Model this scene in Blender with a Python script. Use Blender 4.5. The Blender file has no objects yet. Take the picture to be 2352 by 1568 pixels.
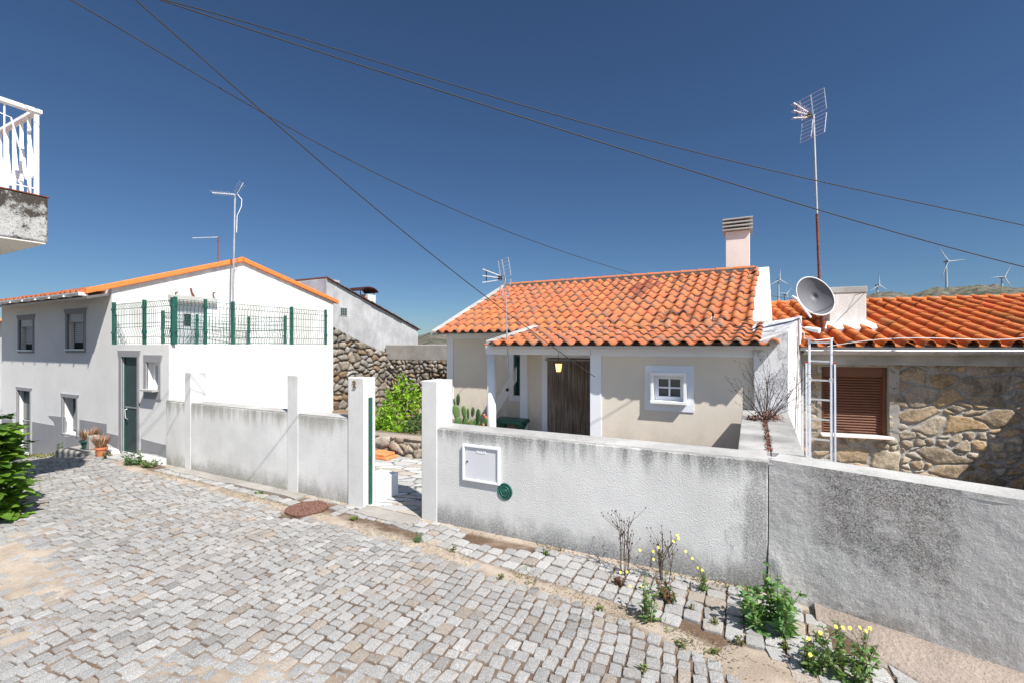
import bpy, math, random
import numpy as np
from mathutils import Vector, Matrix
random.seed(7)
R = math.radians
sc = bpy.context.scene
col = sc.collection
# ------------------------------------------------------------------ camera, sky, sun
cd = bpy.data.cameras.new('camera'); cam = bpy.data.objects.new('camera', cd); col.objects.link(cam)
cam.location = (0, 0, 0); cam.rotation_euler = (R(90), 0, 0)
cd.sensor_width = 36; cd.lens = 16.0; cd.shift_y = 11/2352; cd.clip_start = .05; cd.clip_end = 8000
sc.camera = cam
A27 = R(27); CU, SU = math.cos(A27), math.sin(A27)
U = Vector((CU, -SU, 0)); V = Vector((SU, CU, 0)); Z = Vector((0, 0, 1))
to_sun = (U*.72 - V*.36 + Z).normalized()
el = math.asin(to_sun.z); az = math.atan2(to_sun.x, to_sun.y)
w = bpy.data.worlds.new("World"); sc.world = w; w.use_nodes = True
nt = w.node_tree; bg = nt.nodes['Background']
sky = nt.nodes.new('ShaderNodeTexSky'); sky.sky_type = 'NISHITA'; sky.sun_disc = False
sky.sun_elevation = el; sky.sun_rotation = az; sky.altitude = 700; sky.air_density = 1.0; sky.dust_density = .25; sky.ozone_density = 2.5
tint = nt.nodes.new('ShaderNodeMix'); tint.data_type = 'RGBA'; tint.blend_type = 'MULTIPLY'; tint.inputs[0].default_value = 1
# the clear sky is deepest opposite the sun and paler round it
tcw = nt.nodes.new('ShaderNodeTexCoord'); dotn = nt.nodes.new('ShaderNodeVectorMath'); dotn.operation = 'DOT_PRODUCT'
dotn.inputs[1].default_value = to_sun; nt.links.new(tcw.outputs['Generated'], dotn.inputs[0])
mr = nt.nodes.new('ShaderNodeMapRange'); mr.interpolation_type = 'SMOOTHSTEP'; mr.inputs[1].default_value = .28; mr.inputs[2].default_value = .95; nt.links.new(dotn.outputs['Value'], mr.inputs[0])
mixt = nt.nodes.new('ShaderNodeMix'); mixt.data_type = 'RGBA'; mixt.inputs[6].default_value = (.305, .40, .495, 1); mixt.inputs[7].default_value = (1.75, 1.5, 1.28, 1)
nt.links.new(mr.outputs[0], mixt.inputs[0]); nt.links.new(mixt.outputs[2], tint.inputs[7])
nt.links.new(sky.outputs[0], tint.inputs[6]); nt.links.new(tint.outputs[2], bg.inputs[0])
bg.inputs[1].default_value = .085
sl = bpy.data.lights.new('sun', 'SUN'); sl.energy = 4.6; sl.angle = R(.55); sl.color = (1, .955, .89)
so = bpy.data.objects.new('sun', sl); col.objects.link(so); so.rotation_euler = to_sun.to_track_quat('Z', 'Y').to_euler()
sc.view_settings.view_transform = 'Standard'; sc.view_settings.look = 'None'; sc.view_settings.gamma = 1; sc.view_settings.exposure = .88

# ------------------------------------------------------------------ geometry helpers
F, CX, HY = 1045., 1176., 795.
def W(u, v, z): return U*u + V*v + Z*z
def onV(x, y, v):
    r = (x-CX)/F; Y = v/(CU + SU*r); X = r*Y
    return CU*X - SU*Y, (HY-y)/F*Y
def onU(x, y, u):
    r = (x-CX)/F; Y = u/(CU*r - SU); X = r*Y
    return SU*X + CU*Y, (HY-y)/F*Y
def at(x, y, Y): return Vector(((x-CX)/F*Y, Y, (HY-y)/F*Y))
def gnd(x, y, z=-1.9):
    Y = z*F/(HY-y); return Vector(((x-CX)/F*Y, Y, z))
def rV(x0, y0, x1, y1, v):
    xm, ym = (x0+x1)/2, (y0+y1)/2
    return onV(x0, ym, v)[0], onV(x1, ym, v)[0], onV(xm, y1, v)[1], onV(xm, y0, v)[1]
def rU(x0, y0, x1, y1, u):
    xm, ym = (x0+x1)/2, (y0+y1)/2
    return onU(x0, ym, u)[0], onU(x1, ym, u)[0], onU(xm, y1, u)[1], onU(xm, y0, u)[1]

class MB:
    def __init__(s): s.v = []; s.f = []; s.c = []; s.uc = False; s.smooth = False
    def quad(s, *p):
        n = len(s.v); s.v += [Vector(q) for q in p]; s.f.append(tuple(range(n, n+len(p)))); return s
    def hexa(s, b, t):      # b: 4 bottom pts, t: 4 top pts (ccw seen from above)
        n = len(s.v); s.v += [Vector(q) for q in b] + [Vector(q) for q in t]
        s.f += [(n+3, n+2, n+1, n), (n+4, n+5, n+6, n+7), (n, n+1, n+5, n+4), (n+1, n+2, n+6, n+5), (n+2, n+3, n+7, n+6), (n+3, n, n+4, n+7)]; return s
    def box(s, u0, u1, v0, v1, z0, z1, fr=W):   # box in the street grid (or another frame)
        if u0 > u1: u0, u1 = u1, u0
        if v0 > v1: v0, v1 = v1, v0
        if z0 > z1: z0, z1 = z1, z0
        return s.hexa([fr(u0, v0, z0), fr(u1, v0, z0), fr(u1, v1, z0), fr(u0, v1, z0)], [fr(u0, v0, z1), fr(u1, v0, z1), fr(u1, v1, z1), fr(u0, v1, z1)])
    def prism(s, poly, vec):
        n = len(s.v); k = len(poly); vec = Vector(vec)
        s.v += [Vector(q) for q in poly] + [Vector(q)+vec for q in poly]
        s.f += [tuple(range(n, n+k)), tuple(range(n+2*k-1, n+k-1, -1))]
        for i in range(k): j = (i+1) % k; s.f.append((n+j, n+i, n+k+i, n+k+j))
        return s
    def bar(s, a, b, wd, hd=None):
        a, b = Vector(a), Vector(b); hd = hd or wd; d = (b-a).normalized()
        x = d.cross(Z) if abs(d.z) < .95 else U.copy(); x.normalize(); y = d.cross(x)
        x = x*wd/2; y = y*hd/2
        return s.hexa([a-x-y, a+x-y, a+x+y, a-x+y], [b-x-y, b+x-y, b+x+y, b-x+y])
    def tube(s, pts, r, n=6, r2=None, cap=True):
        pts = [Vector(p) for p in pts]; m = len(pts); base = len(s.v); px = None
        for i, p in enumerate(pts):
            d = (pts[min(i+1, m-1)] - pts[max(i-1, 0)]).normalized()
            if px is None: px = d.cross(Z) if abs(d.z) < .9 else d.cross(U)
            px = (px - d*px.dot(d)).normalized(); py = d.cross(px)
            rr = r if r2 is None else r + (r2-r)*i/(m-1)
            for k in range(n):
                a = 2*math.pi*k/n; s.v.append(p + px*math.cos(a)*rr + py*math.sin(a)*rr)
        for i in range(m-1):
            for k in range(n):
                a = base+i*n+k; b = base+i*n+(k+1) % n; s.f.append((a, b, b+n, a+n))
        if cap: s.f += [tuple(base+k for k in range(n-1, -1, -1)), tuple(base+(m-1)*n+k for k in range(n))]
        return s
    def lathe(s, c, prof, n=20, ax=None):
        c = Vector(c); ax = Vector(ax or Z).normalized(); x = (ax.cross(Vector((.3, .9, .2)))).normalized(); y = ax.cross(x); base = len(s.v)
        for r_, h in prof:
            for k in range(n): a = 2*math.pi*k/n; s.v.append(c + ax*h + x*math.cos(a)*r_ + y*math.sin(a)*r_)
        for i in range(len(prof)-1):
            for k in range(n): a = base+i*n+k; b = base+i*n+(k+1) % n; s.f.append((a, b, b+n, a+n))
        s.f += [tuple(base+k for k in range(n-1, -1, -1)), tuple(base+(len(prof)-1)*n+k for k in range(n))]
        return s
    def facade(s, O, a, n, w_, h_, holes):
        # front skin with real recessed openings: O lower-left corner, a along, n outward; holes (a0,a1,z0,z1,depth)
        O, a, n = Vector(O), Vector(a), Vector(n)
        xs = sorted({0, w_} | {q for h in holes for q in h[:2]}); zs = sorted({0, h_} | {q for h in holes for q in h[2:4]})
        P = lambda x, z, d=0: O + a*x + Z*z - n*d
        for i in range(len(xs)-1):
            for j in range(len(zs)-1):
                mx, mz = (xs[i]+xs[i+1])/2, (zs[j]+zs[j+1])/2
                if any(h[0] < mx < h[1] and h[2] < mz < h[3] for h in holes): continue
                s.quad(P(xs[i], zs[j]), P(xs[i+1], zs[j]), P(xs[i+1], zs[j+1]), P(xs[i], zs[j+1]))
        for a0, a1, z0, z1, d in holes:
            s.quad(P(a0, z0), P(a0, z0, d), P(a0, z1, d), P(a0, z1)); s.quad(P(a1, z0, d), P(a1, z0), P(a1, z1), P(a1, z1, d))
            s.quad(P(a0, z0), P(a1, z0), P(a1, z0, d), P(a0, z0, d)); s.quad(P(a0, z1, d), P(a1, z1, d), P(a1, z1), P(a0, z1))
            s.quad(P(a0, z0, d), P(a1, z0, d), P(a1, z1, d), P(a0, z1, d))
        return s
    def build(s, name, mat, parent=None, bevel=0, smooth=None, seg=2):
        me = bpy.data.meshes.new(name)
        o = bpy.data.objects.new(name, me); col.objects.link(o)
        org = Vector((0, 0, 0))
        if parent is not None:
            o.parent = parent; org = ORG[parent.name]
        else:
            zs = min(q.z for q in s.v); org = sum((Vector(q) for q in s.v), Vector())/len(s.v); org.z = zs; o.location = org
        ORG[o.name] = org
        me.from_pydata([tuple(Vector(q)-org) for q in s.v], [], s.f); me.update()
        if s.c and len(s.c) == len(s.v):
            at_ = me.color_attributes.new(name='Col', type='FLOAT_COLOR', domain='POINT')
            at_.data.foreach_set('color', np.array([(*c[:3], 1.) for c in s.c], dtype='f').ravel())
        if isinstance(mat, (list, tuple)):
            for m in mat: me.materials.append(m)
        else: me.materials.append(mat)
        if smooth or (smooth is None and s.smooth): me.polygons.foreach_set('use_smooth', [True]*len(me.polygons))
        if bevel:
            b = o.modifiers.new('bevel', 'BEVEL'); b.width = bevel; b.segments = seg; b.limit_method = 'ANGLE'; b.angle_limit = R(40)
        return o
ORG = {}
def thing(name, label, cat, loc=(0, 0, 0), group=None):
    o = bpy.data.objects.new(name, None); o.empty_display_size = .2; col.objects.link(o); o.location = loc; ORG[o.name] = Vector(loc)
    return tag(o, label, cat, group)
def tag(o, label, cat=None, group=None, kind=None):
    if label: o['label'] = label
    if cat: o['category'] = cat
    if group: o['group'] = group
    if kind: o['kind'] = kind
    return o
def struct(o): o['kind'] = 'structure'; return o

# numpy noise
def _h(ix, iy, s): 
    n = (ix.astype(np.int64)*374761393 + iy.astype(np.int64)*668265263 + s*974711) & 0xffffffff
    n = ((n ^ (n >> 13))*1274126177) & 0xffffffff
    return ((n ^ (n >> 16)) & 0xffff)/65535.
def vnoise(x, y, s=0):
    x = np.asarray(x, float); y = np.asarray(y, float)
    ix, iy = np.floor(x), np.floor(y); fx, fy = x-ix, y-iy; fx = fx*fx*(3-2*fx); fy = fy*fy*(3-2*fy)
    return (_h(ix, iy, s)*(1-fx)+_h(ix+1, iy, s)*fx)*(1-fy) + (_h(ix, iy+1, s)*(1-fx)+_h(ix+1, iy+1, s)*fx)*fy
def fbm(x, y, s=0, o=4):
    t = 0; a = .5
    for k in range(o): t = t + a*vnoise(np.asarray(x)*2**k, np.asarray(y)*2**k, s+k*7); a *= .5
    return t
def voro(x, y, s=0, jit=.85):
    ix, iy = np.floor(x), np.floor(y); f1 = np.full(x.shape, 9.); f2 = np.full(x.shape, 9.); cid = np.zeros(x.shape); c2 = np.zeros(x.shape)
    for dx in (-2, -1, 0, 1, 2):
        for dy in (-2, -1, 0, 1, 2):
            jx, jy = ix+dx, iy+dy
            px = jx+.5+(_h(jx, jy, s)-.5)*jit; py = jy+.5+(_h(jx, jy, s+11)-.5)*jit
            d = np.hypot(x-px, y-py); m = d < f1
            f2 = np.where(m, f1, np.minimum(f2, d)); cid = np.where(m, _h(jx, jy, s+23), cid); c2 = np.where(m, _h(jx, jy, s+31), c2); f1 = np.where(m, d, f1)
    return f1, f2, cid, c2
def sstep(a, b, x): t = np.clip((x-a)/(b-a), 0, 1); return t*t*(3-2*t)

# ------------------------------------------------------------------ materials
class NB:
    def __init__(s, name, rough=.8):
        s.m = bpy.data.materials.new(name); s.m.use_nodes = True; s.t = s.m.node_tree; s.b = s.t.nodes['Principled BSDF']
        s.b.inputs['Roughness'].default_value = rough; s.b.inputs['Specular IOR Level'].default_value = .3
        g = s.t.nodes.new('ShaderNodeNewGeometry'); r = s.t.nodes.new('ShaderNodeVectorRotate'); r.rotation_type = 'Z_AXIS'; r.inputs['Angle'].default_value = A27
        s.t.links.new(g.outputs['Position'], r.inputs[0]); s.pos = r.outputs[0]; s.geo = g
    def lk(s, a, b): s.t.links.new(a, b)
    def sep(s):
        n = s.t.nodes.new('ShaderNodeSeparateXYZ'); s.lk(s.pos, n.inputs[0]); return n.outputs
    def scale(s, sx, sy, sz):
        n = s.t.nodes.new('ShaderNodeMapping'); s.lk(s.pos, n.inputs[0]); n.inputs['Scale'].default_value = (sx, sy, sz); return n.outputs[0]
    def noise(s, sc_, det=4, rough=.55, vec=None, dist=0):
        n = s.t.nodes.new('ShaderNodeTexNoise'); s.lk(vec or s.pos, n.inputs['Vector']); n.inputs['Scale'].default_value = sc_
        n.inputs['Detail'].default_value = det; n.inputs['Roughness'].default_value = rough; n.inputs['Distortion'].default_value = dist; return n.outputs['Fac']
    def ramp(s, x, p0, p1, c0=0, c1=1):
        n = s.t.nodes.new('ShaderNodeMapRange'); n.interpolation_type = 'SMOOTHSTEP'; s._in(x, n.inputs[0])
        for i, q in enumerate((p0, p1, c0, c1)): n.inputs[i+1].default_value = q
        return n.outputs[0]
    def _in(s, x, sock):
        if isinstance(x, (int, float)): sock.default_value = x
        elif isinstance(x, tuple): sock.default_value = (*x[:3], 1)
        else: s.lk(x, sock)
    def math(s, op, a, b=0):
        n = s.t.nodes.new('ShaderNodeMath'); n.operation = op; s._in(a, n.inputs[0]); s._in(b, n.inputs[1]); return n.outputs[0]
    def mix(s, f, a, b, mode='MIX'):
        n = s.t.nodes.new('ShaderNodeMix'); n.data_type = 'RGBA'; n.blend_type = mode; s._in(f, n.inputs[0]); s._in(a, n.inputs[6]); s._in(b, n.inputs[7]); return n.outputs[2]
    def attr(s):
        n = s.t.nodes.new('ShaderNodeAttribute'); n.attribute_name = 'Col'; return n.outputs['Color']
    def bump(s, h, st=.3, dist=.01):
        n = s.t.nodes.new('ShaderNodeBump'); n.inputs['Strength'].default_value = st; n.inputs['Distance'].default_value = dist
        s.lk(h, n.inputs['Height']); s.lk(n.outputs[0], s.b.inputs['Normal'])
    def color(s, c): s._in(c, s.b.inputs['Base Color'])

def plain(name, c, rough=.6, metal=0, var=.12, sc_=6, bump=.05):
    n = NB(name, rough); f = n.noise(sc_, 5); n.color(n.mix(n.ramp(f, .3, .7), tuple(q*(1-var) for q in c), tuple(min(1, q*(1+var)) for q in c)))
    n.b.inputs['Metallic'].default_value = metal
    if bump: n.bump(n.noise(sc_*12, 3), bump, .004)
    return n.m
def plaster(name, c, mott=.08, top=None, topamt=.6, toph=.35, base=None, baseamt=.5, baseh=.3, bumpst=.3, bs=55, dirt=(.10, .10, .095), spots=0, grainmix=0, gh=None, streak=9, warm=0, bd=.006):
    n = NB(name, .93); n.b.inputs['Specular IOR Level'].default_value = .15
    f = n.noise(1.6, 6, .6); c_ = n.mix(n.ramp(f, .3, .7), tuple(q*(1-mott) for q in c), tuple(min(1, q*(1+mott*.6)) for q in c))
    f2 = n.noise(7, 6, .65, n.scale(1, 1, .35)); c_ = n.mix(n.ramp(f2, .5, .8, 0, mott*2.2), c_, tuple(q*.6 for q in c))
    z = n.sep()[2]
    if top is not None:
        st = n.noise(streak, 5, .6, n.scale(1, 1, .13)); big = n.noise(1.1, 3)
        st = n.math('ADD', st, n.math('MULTIPLY', n.math('SUBTRACT', big, .5), .5))
        near = n.ramp(z, top-toph, top, 0, 1); m = n.math('MULTIPLY', n.ramp(n.math('ADD', st, n.math('MULTIPLY', near, .28)), .55, .85), near)
        fine = n.noise(60, 4, .7); m = n.math('MULTIPLY', m, n.ramp(fine, .3, .6, .35, 1))
        c_ = n.mix(n.math('MULTIPLY', m, topamt), c_, dirt)
    if base is not None:
        near = n.ramp(z, base, base+baseh*1.6, 1, 0); st = n.noise(4, 7, .7, n.scale(1, 1, .6))
        m = n.math('MULTIPLY', n.math('MULTIPLY', n.ramp(n.math('ADD', st, n.math('MULTIPLY', near, .32)), .5, .80), near), n.ramp(n.noise(55, 4, .7), .3, .6, .4, 1))
        c_ = n.mix(n.math('MULTIPLY', m, baseamt), c_, (.11, .085, .06) if warm else dirt)
    if spots:
        a = n.noise(2.3, 7, .72); b_ = n.noise(38, 4, .7)
        m = n.math('MULTIPLY', n.ramp(a, .5, .68), n.ramp(b_, .4, .62)); c_ = n.mix(n.math('MULTIPLY', m, spots), c_, dirt)
    if grainmix:
        g = n.noise(90, 5, .75); c_ = n.mix(n.ramp(g, .46, .64, 0, grainmix), c_, (.09, .085, .08))
    n.color(c_)
    h = n.noise(bs, 5, .6); h = n.math('ADD', h, n.math('MULTIPLY', n.noise(5, 3), .6)); n.bump(gh or h, bumpst, bd)
    return n.m
# the long street wall: the same plaster, with a mould stain beside the vertical crack
def attrmat(name, rough=.85, grain=.25, gs=140, bumpst=.3, mul=(1, 1, 1), patch=None, spec=.12):
    n = NB(name, rough); n.b.inputs['Specular IOR Level'].default_value = spec
    c_ = n.attr(); g = n.noise(gs, 4, .7); c_ = n.mix(n.ramp(g, .35, .65, grain, 0), c_, (.03, .03, .03))
    c_ = n.mix(n.ramp(n.noise(gs*.6, 3, .7), .55, .7, 0, grain*.6), c_, (.75, .74, .72))
    if patch: c_ = n.mix(n.math('MULTIPLY', n.ramp(n.noise(patch[1], 6, .7), .52, .66), n.ramp(n.noise(patch[1]*7, 4, .7), .42, .62, 0, patch[2])), c_, patch[0])
    n.color(c_); n.bump(n.math('ADD', n.noise(gs*.5, 5, .7), n.noise(18, 4)), bumpst, .005); return n.m
def leafmat(name, var=.35, trans=.35):
    n = NB(name, .5); c_ = n.mix(n.ramp(n.noise(9, 3), .3, .7, 0, var), n.attr(), (.02, .05, .01)); n.color(c_)
    n.b.inputs['Specular IOR Level'].default_value = .4
    tr = n.t.nodes.new('ShaderNodeBsdfTranslucent'); n.lk(n.mix(1., c_, (1.4, 1.6, .6), 'MULTIPLY'), tr.inputs[0])
    mx = n.t.nodes.new('ShaderNodeMixShader'); mx.inputs[0].default_value = trans
    out = n.t.nodes['Material Output']; n.lk(n.b.outputs[0], mx.inputs[1]); n.lk(tr.outputs[0], mx.inputs[2]); n.lk(mx.outputs[0], out.inputs[0]); return n.m
def glass(name, c=(.02, .025, .03), rough=.04):
    n = NB(name, rough); n.color(c); n.b.inputs['Specular IOR Level'].default_value = .9; return n.m

M = {}
M['pier'] = plaster('pier_plaster', (.58, .575, .565), .10, bumpst=.4, bs=75, top=-.3, topamt=.35, toph=.35, streak=7, dirt=(.25, .24, .22))
M['white_wall'] = plaster('white_plaster', (.72, .72, .725), .07, top=.03, topamt=.45, toph=.6, streak=5, dirt=(.3, .26, .19), bumpst=.2)
M['grey_facade'] = plaster('pale_grey_plaster', (.66, .655, .645), .05, bumpst=.35, bs=40)
M['street_wall'] = plaster('weathered_white_wall', (.61, .605, .595), .10, top=-.865, topamt=.85, toph=.36, base=-1.93, baseamt=.85, baseh=.28, bumpst=.5, bs=75, warm=0, bd=.012)
_m = M['street_wall']; _t = _m.node_tree; _b = _t.nodes['Principled BSDF']; n = NB.__new__(NB); n.m = _m; n.t = _t; n.b = _b; n.pos = next(q for q in _t.nodes if q.bl_idname == 'ShaderNodeVectorRotate').outputs[0]
_c = _b.inputs['Base Color'].links[0].from_socket; _u = n.sep()[0]; _k = n.math('ADD', n.noise(5, 6, .7, n.scale(1, 1, .5)), n.ramp(_u, -.35, .16, -.12, .16)); _k = n.math('MULTIPLY', n.ramp(_k, .50, .68), n.ramp(n.noise(70, 4, .75), .35, .6, .3, 1))
n.color(n.mix(n.math('MULTIPLY', _k, .75), _c, (.16, .155, .15)))
M['garden_wall'] = plaster('streaked_white_wall', (.61, .605, .595), .12, top=-.865, topamt=.75, toph=.4, base=-1.93, baseamt=.8, baseh=.26, bumpst=.4, bs=75, dirt=(.15, .14, .10), bd=.01)
n = NB('rough_cast_wall', .95); n.b.inputs['Specular IOR Level'].default_value = .1; z_ = n.sep()[2]; u_ = n.sep()[0]; pat = n.math('MAXIMUM', n.ramp(u_, .56, .36), n.ramp(n.math('ADD', u_, n.math('MULTIPLY', n.noise(4, 5, .7), .30)), 1.22, 1.36))
c_ = n.mix(n.ramp(n.noise(1.5, 5), .3, .7), (.56, .545, .52), (.67, .65, .62)); band = n.ramp(z_, -1.95, -.95)
g_ = n.noise(95, 5, .75); m_ = n.math('ADD', n.noise(2.2, 7, .75), n.math('MULTIPLY', band, .13)); m_ = n.math('MULTIPLY', n.ramp(m_, .50, .66), n.ramp(g_, .40, .60, .2, 1)); m_ = n.math('MULTIPLY', m_, n.math('SUBTRACT', 1, n.math('MULTIPLY', pat, .8)))
c_ = n.mix(n.math('MULTIPLY', m_, .82), c_, n.mix(n.ramp(n.noise(4, 3), .4, .6), (.13, .125, .12), (.16, .115, .10))); c_ = n.mix(n.math('MULTIPLY', n.ramp(z_, -1.6, -1.95), n.ramp(n.noise(9, 5, .7), .4, .6, 0, .7)), c_, (.17, .145, .12))
c_ = n.mix(n.math('MULTIPLY', n.ramp(g_, .5, .66, 0, .35), n.math('SUBTRACT', 1, pat)), c_, (.12, .12, .12)); n.color(c_); n.bump(n.math('ADD', n.noise(120, 4, .65), n.math('MULTIPLY', n.noise(42, 4, .6), 1.2)), .75, .008); M['rough_wall'] = n.m
M['wall_cap'] = plaster('weathered_cement_top', (.40, .395, .38), .25, bumpst=.6, bs=60, spots=.75, grainmix=.2, dirt=(.16, .155, .15))
M['cap_dark'] = plaster('stained_coping', (.36, .355, .34), .35, bumpst=.6, bs=50, spots=.95, grainmix=.3, dirt=(.14, .13, .125))
n = NB('mould_stained_plaster', .95); a_ = n.noise(4.5, 8, .75); m_ = n.math('MULTIPLY', n.ramp(a_, .44, .56), n.ramp(n.noise(45, 4, .75), .35, .6, .25, 1))
c_ = n.mix(n.math('MULTIPLY', m_, .75), (.62, .625, .64), (.17, .175, .19)); n.color(c_); n.bump(n.noise(50, 5), .4, .006); M['wedge'] = n.m
M['cream'] = plaster('cream_plaster', (.66, .60, .515), .03, bumpst=.2, base=-1.9, baseamt=.4, baseh=.7)
M['trim_white'] = plaster('lavender_white_paint', (.72, .74, .79), .03, bumpst=.15)
M['trim_grey'] = plaster('grey_paint_trim', (.27, .27, .285), .05, bumpst=.3)
M['old_grey'] = plaster('old_whitewash', (.43, .432, .44), .22, bumpst=.4, spots=.6, dirt=(.16, .16, .165), top=.6, topamt=.2, toph=2)
M['old_violet_shaded'] = plaster('shaded_peeling_render', (.34, .32, .35), .25, bumpst=.5, spots=.9, dirt=(.25, .22, .25), bs=12)  # peeling, mottled render; this side's violet shade is put into its base colour
M['concrete'] = plaster('rough_concrete', (.30, .285, .26), .2, bumpst=.7, bs=25, spots=.5)
n = NB('lichen_spotted_concrete', .95); z_ = n.sep()[2]; a_ = n.math('ADD', n.noise(5.5, 8, .8), n.ramp(z_, 1.25, 1.75, -.02, .12)); m_ = n.ramp(a_, .50, .60)
c_ = n.mix(n.ramp(n.noise(2, 4), .3, .7), (.30, .30, .29), (.44, .44, .43)); c_ = n.mix(m_, c_, (.05, .042, .036)); c_ = n.mix(n.ramp(n.noise(70, 4, .8), .5, .62, 0, .6), c_, (.06, .055, .05)); n.color(c_); n.bump(a_, .6, .02); M['balcony'] = n.m
M['soffit'] = plaster('soffit_paint', (.62, .60, .56), .06)
M['chimney'] = plaster('pinkish_plaster', (.72, .64, .60), .06, bumpst=.2)
M['orange_metal'] = plain('orange_painted_verge', (.72, .20, .05), .5, var=.06)
M['orange_clay'] = plain('orange_clay', (.62, .22, .09), .85, var=.15)
M['green_metal'] = plain('green_painted_metal', (.017, .09, .067), .45)
M['green_door'] = plain('dark_green_door_paint', (.035, .058, .06), .5, var=.06)
M['galv'] = plain('galvanised_metal', (.42, .42, .43), .45, .6)
M['alu'] = plain('bare_aluminium', (.72, .73, .74), .38, .75, var=.06)
M['white_paint'] = plain('white_gloss_paint', (.78, .78, .78), .45, var=.04)
M['white_pvc'] = plain('white_plastic', (.75, .76, .78), .4, var=.03)
M['grey_pvc'] = plain('grey_shutter_plastic', (.42, .42, .42), .5, var=.04)
M['brown'] = plain('brown_shutter', (.125, .048, .025), .5, var=.08)
M['black'] = plain('black_plastic', (.015, .015, .015), .5)
M['cable'] = plain('weathered_cable', (.035, .032, .03), .6)
M['rust'] = plain('rusty_steel', (.17, .055, .035), .85, var=.35, sc_=20)
M['dark_roof_metal'] = plain('brown_metal_cowl', (.07, .025, .025), .5, .3)
M['glass'] = glass('window_glass')
M['glass_net'] = glass('curtained_glass', (.085, .087, .092), .12)
M['dark'] = plain('dark_interior', (.02, .02, .022), .8, bump=0)
M['glass_green'] = glass('dark_green_glass', (.045, .07, .068), .12)
M['tile'] = attrmat('clay_tiles', .85, .10, 70, .35, patch=((.12, .105, .09), 5, .95))
M['tile_new'] = attrmat('new_clay_tiles', .8, .06, 70, .25, patch=((.35, .16, .08), 5, .4))
M['granite'] = attrmat('granite_setts', .85, .55, 170, .6, patch=((.27, .20, .135), 1.5, .4))
M['stone'] = attrmat('rubble_stone', .9, .55, 90, 1.0, spec=.1)
M['drystone'] = attrmat('dry_stone', .9, .4, 45, .8)
M['marble'] = attrmat('broken_marble', .55, .05, 60, .1)
M['leaf'] = leafmat('green_leaves'); M['leaf_thick'] = leafmat('waxy_leaves', .2, .12)
M['stem'] = plain('plant_stem', (.12, .10, .05), .8); M['dry_stem'] = plain('dry_stem', (.055, .032, .028), .9)
M['bark'] = plain('bark', (.12, .09, .065), .9, var=.3, bump=.5)
M['petal'] = plain('yellow_petals', (.80, .74, .10), .6, var=.05)
M['flower_eye'] = plain('flower_centre', (.6, .35, .02), .7)
M['apron'] = plaster('pinkish_rough_cement', (.30, .25, .215), .25, bumpst=.9, bs=40, spots=.5, grainmix=.3, dirt=(.12, .09, .07), bd=.015)
M['door_white'] = plain('white_door_paint', (.42, .43, .45), .5, var=.03)
M['pot_green'] = plain('green_plastic_pot', (.02, .07, .065), .5); M['pot_clay'] = plain('terracotta_pot', (.5, .17, .08), .8)
M['number'] = plain('brass_number', (.20, .12, .04), .4, .4)
M['turbine'] = plain('turbine_white', (.36, .38, .41), .5, var=.02, bump=0)
n = NB('bead_curtain', .5); c_ = n.mix(n.ramp(n.noise(1, 2, .5, n.scale(120, 120, 1)), .35, .65), (.40, .365, .325), (.10, .09, .08))
c_ = n.mix(n.ramp(n.noise(2.5, 3), .4, .7, 0, .5), c_, (.13, .085, .065)); n.color(c_); n.bump(n.noise(60, 2), .4, .004); M['bead'] = n.m
n = NB('sandy_soil', .95); f = n.noise(3, 6, .65); c_ = n.mix(n.ramp(f, .3, .7), (.75, .72, .68), (1.1, 1.1, 1.1)); c_ = n.mix(1., n.attr(), c_, 'MULTIPLY')
c_ = n.mix(n.ramp(n.noise(120, 4, .7), .5, .7, 0, .35), c_, (.42, .37, .31)); c_ = n.mix(n.ramp(n.noise(60, 4, .8), .55, .7, 0, .6), c_, (.07, .045, .025)); n.color(c_); n.bump(n.noise(90, 5, .7), .8, .012); M['soil'] = n.m
n = NB('scrub_hillside', .95); f = n.noise(.018, 8, .7); c_ = n.mix(n.ramp(f, .38, .62), (.04, .05, .025), (.14, .12, .09))
g = n.noise(.05, 8, .75, n.scale(1, 1, 3)); c_ = n.mix(n.ramp(g, .5, .62, 0, .9), c_, (.17, .16, .15)); c_ = n.mix(n.ramp(n.noise(.11, 6, .75), .55, .66, 0, .85), c_, (.022, .025, .018)); n.color(c_); n.bump(g, .8, 6); M['hill'] = n.m
n = NB('lantern_glow', .3); n.color((.9, .6, .2)); n.b.inputs['Emission Color'].default_value = (1, .62, .2, 1); n.b.inputs['Emission Strength'].default_value = 1.6; M['glow'] = n.m
n = NB('rusty_cover', .9); c_ = n.mix(n.ramp(n.noise(60, 4), .4, .6), (.085, .03, .02), (.19, .11, .085)); n.color(c_); n.bump(n.noise(45, 2), .8, .01); M['manhole'] = n.m
n = NB('dish_face', .6); n.color(n.mix(n.ramp(n.noise(30, 2), .70, .74), n.mix(n.ramp(n.noise(3, 4), .3, .7), (.115, .115, .13), (.14, .14, .155)), (.1, .1, .1))); M['dish'] = n.m
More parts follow.
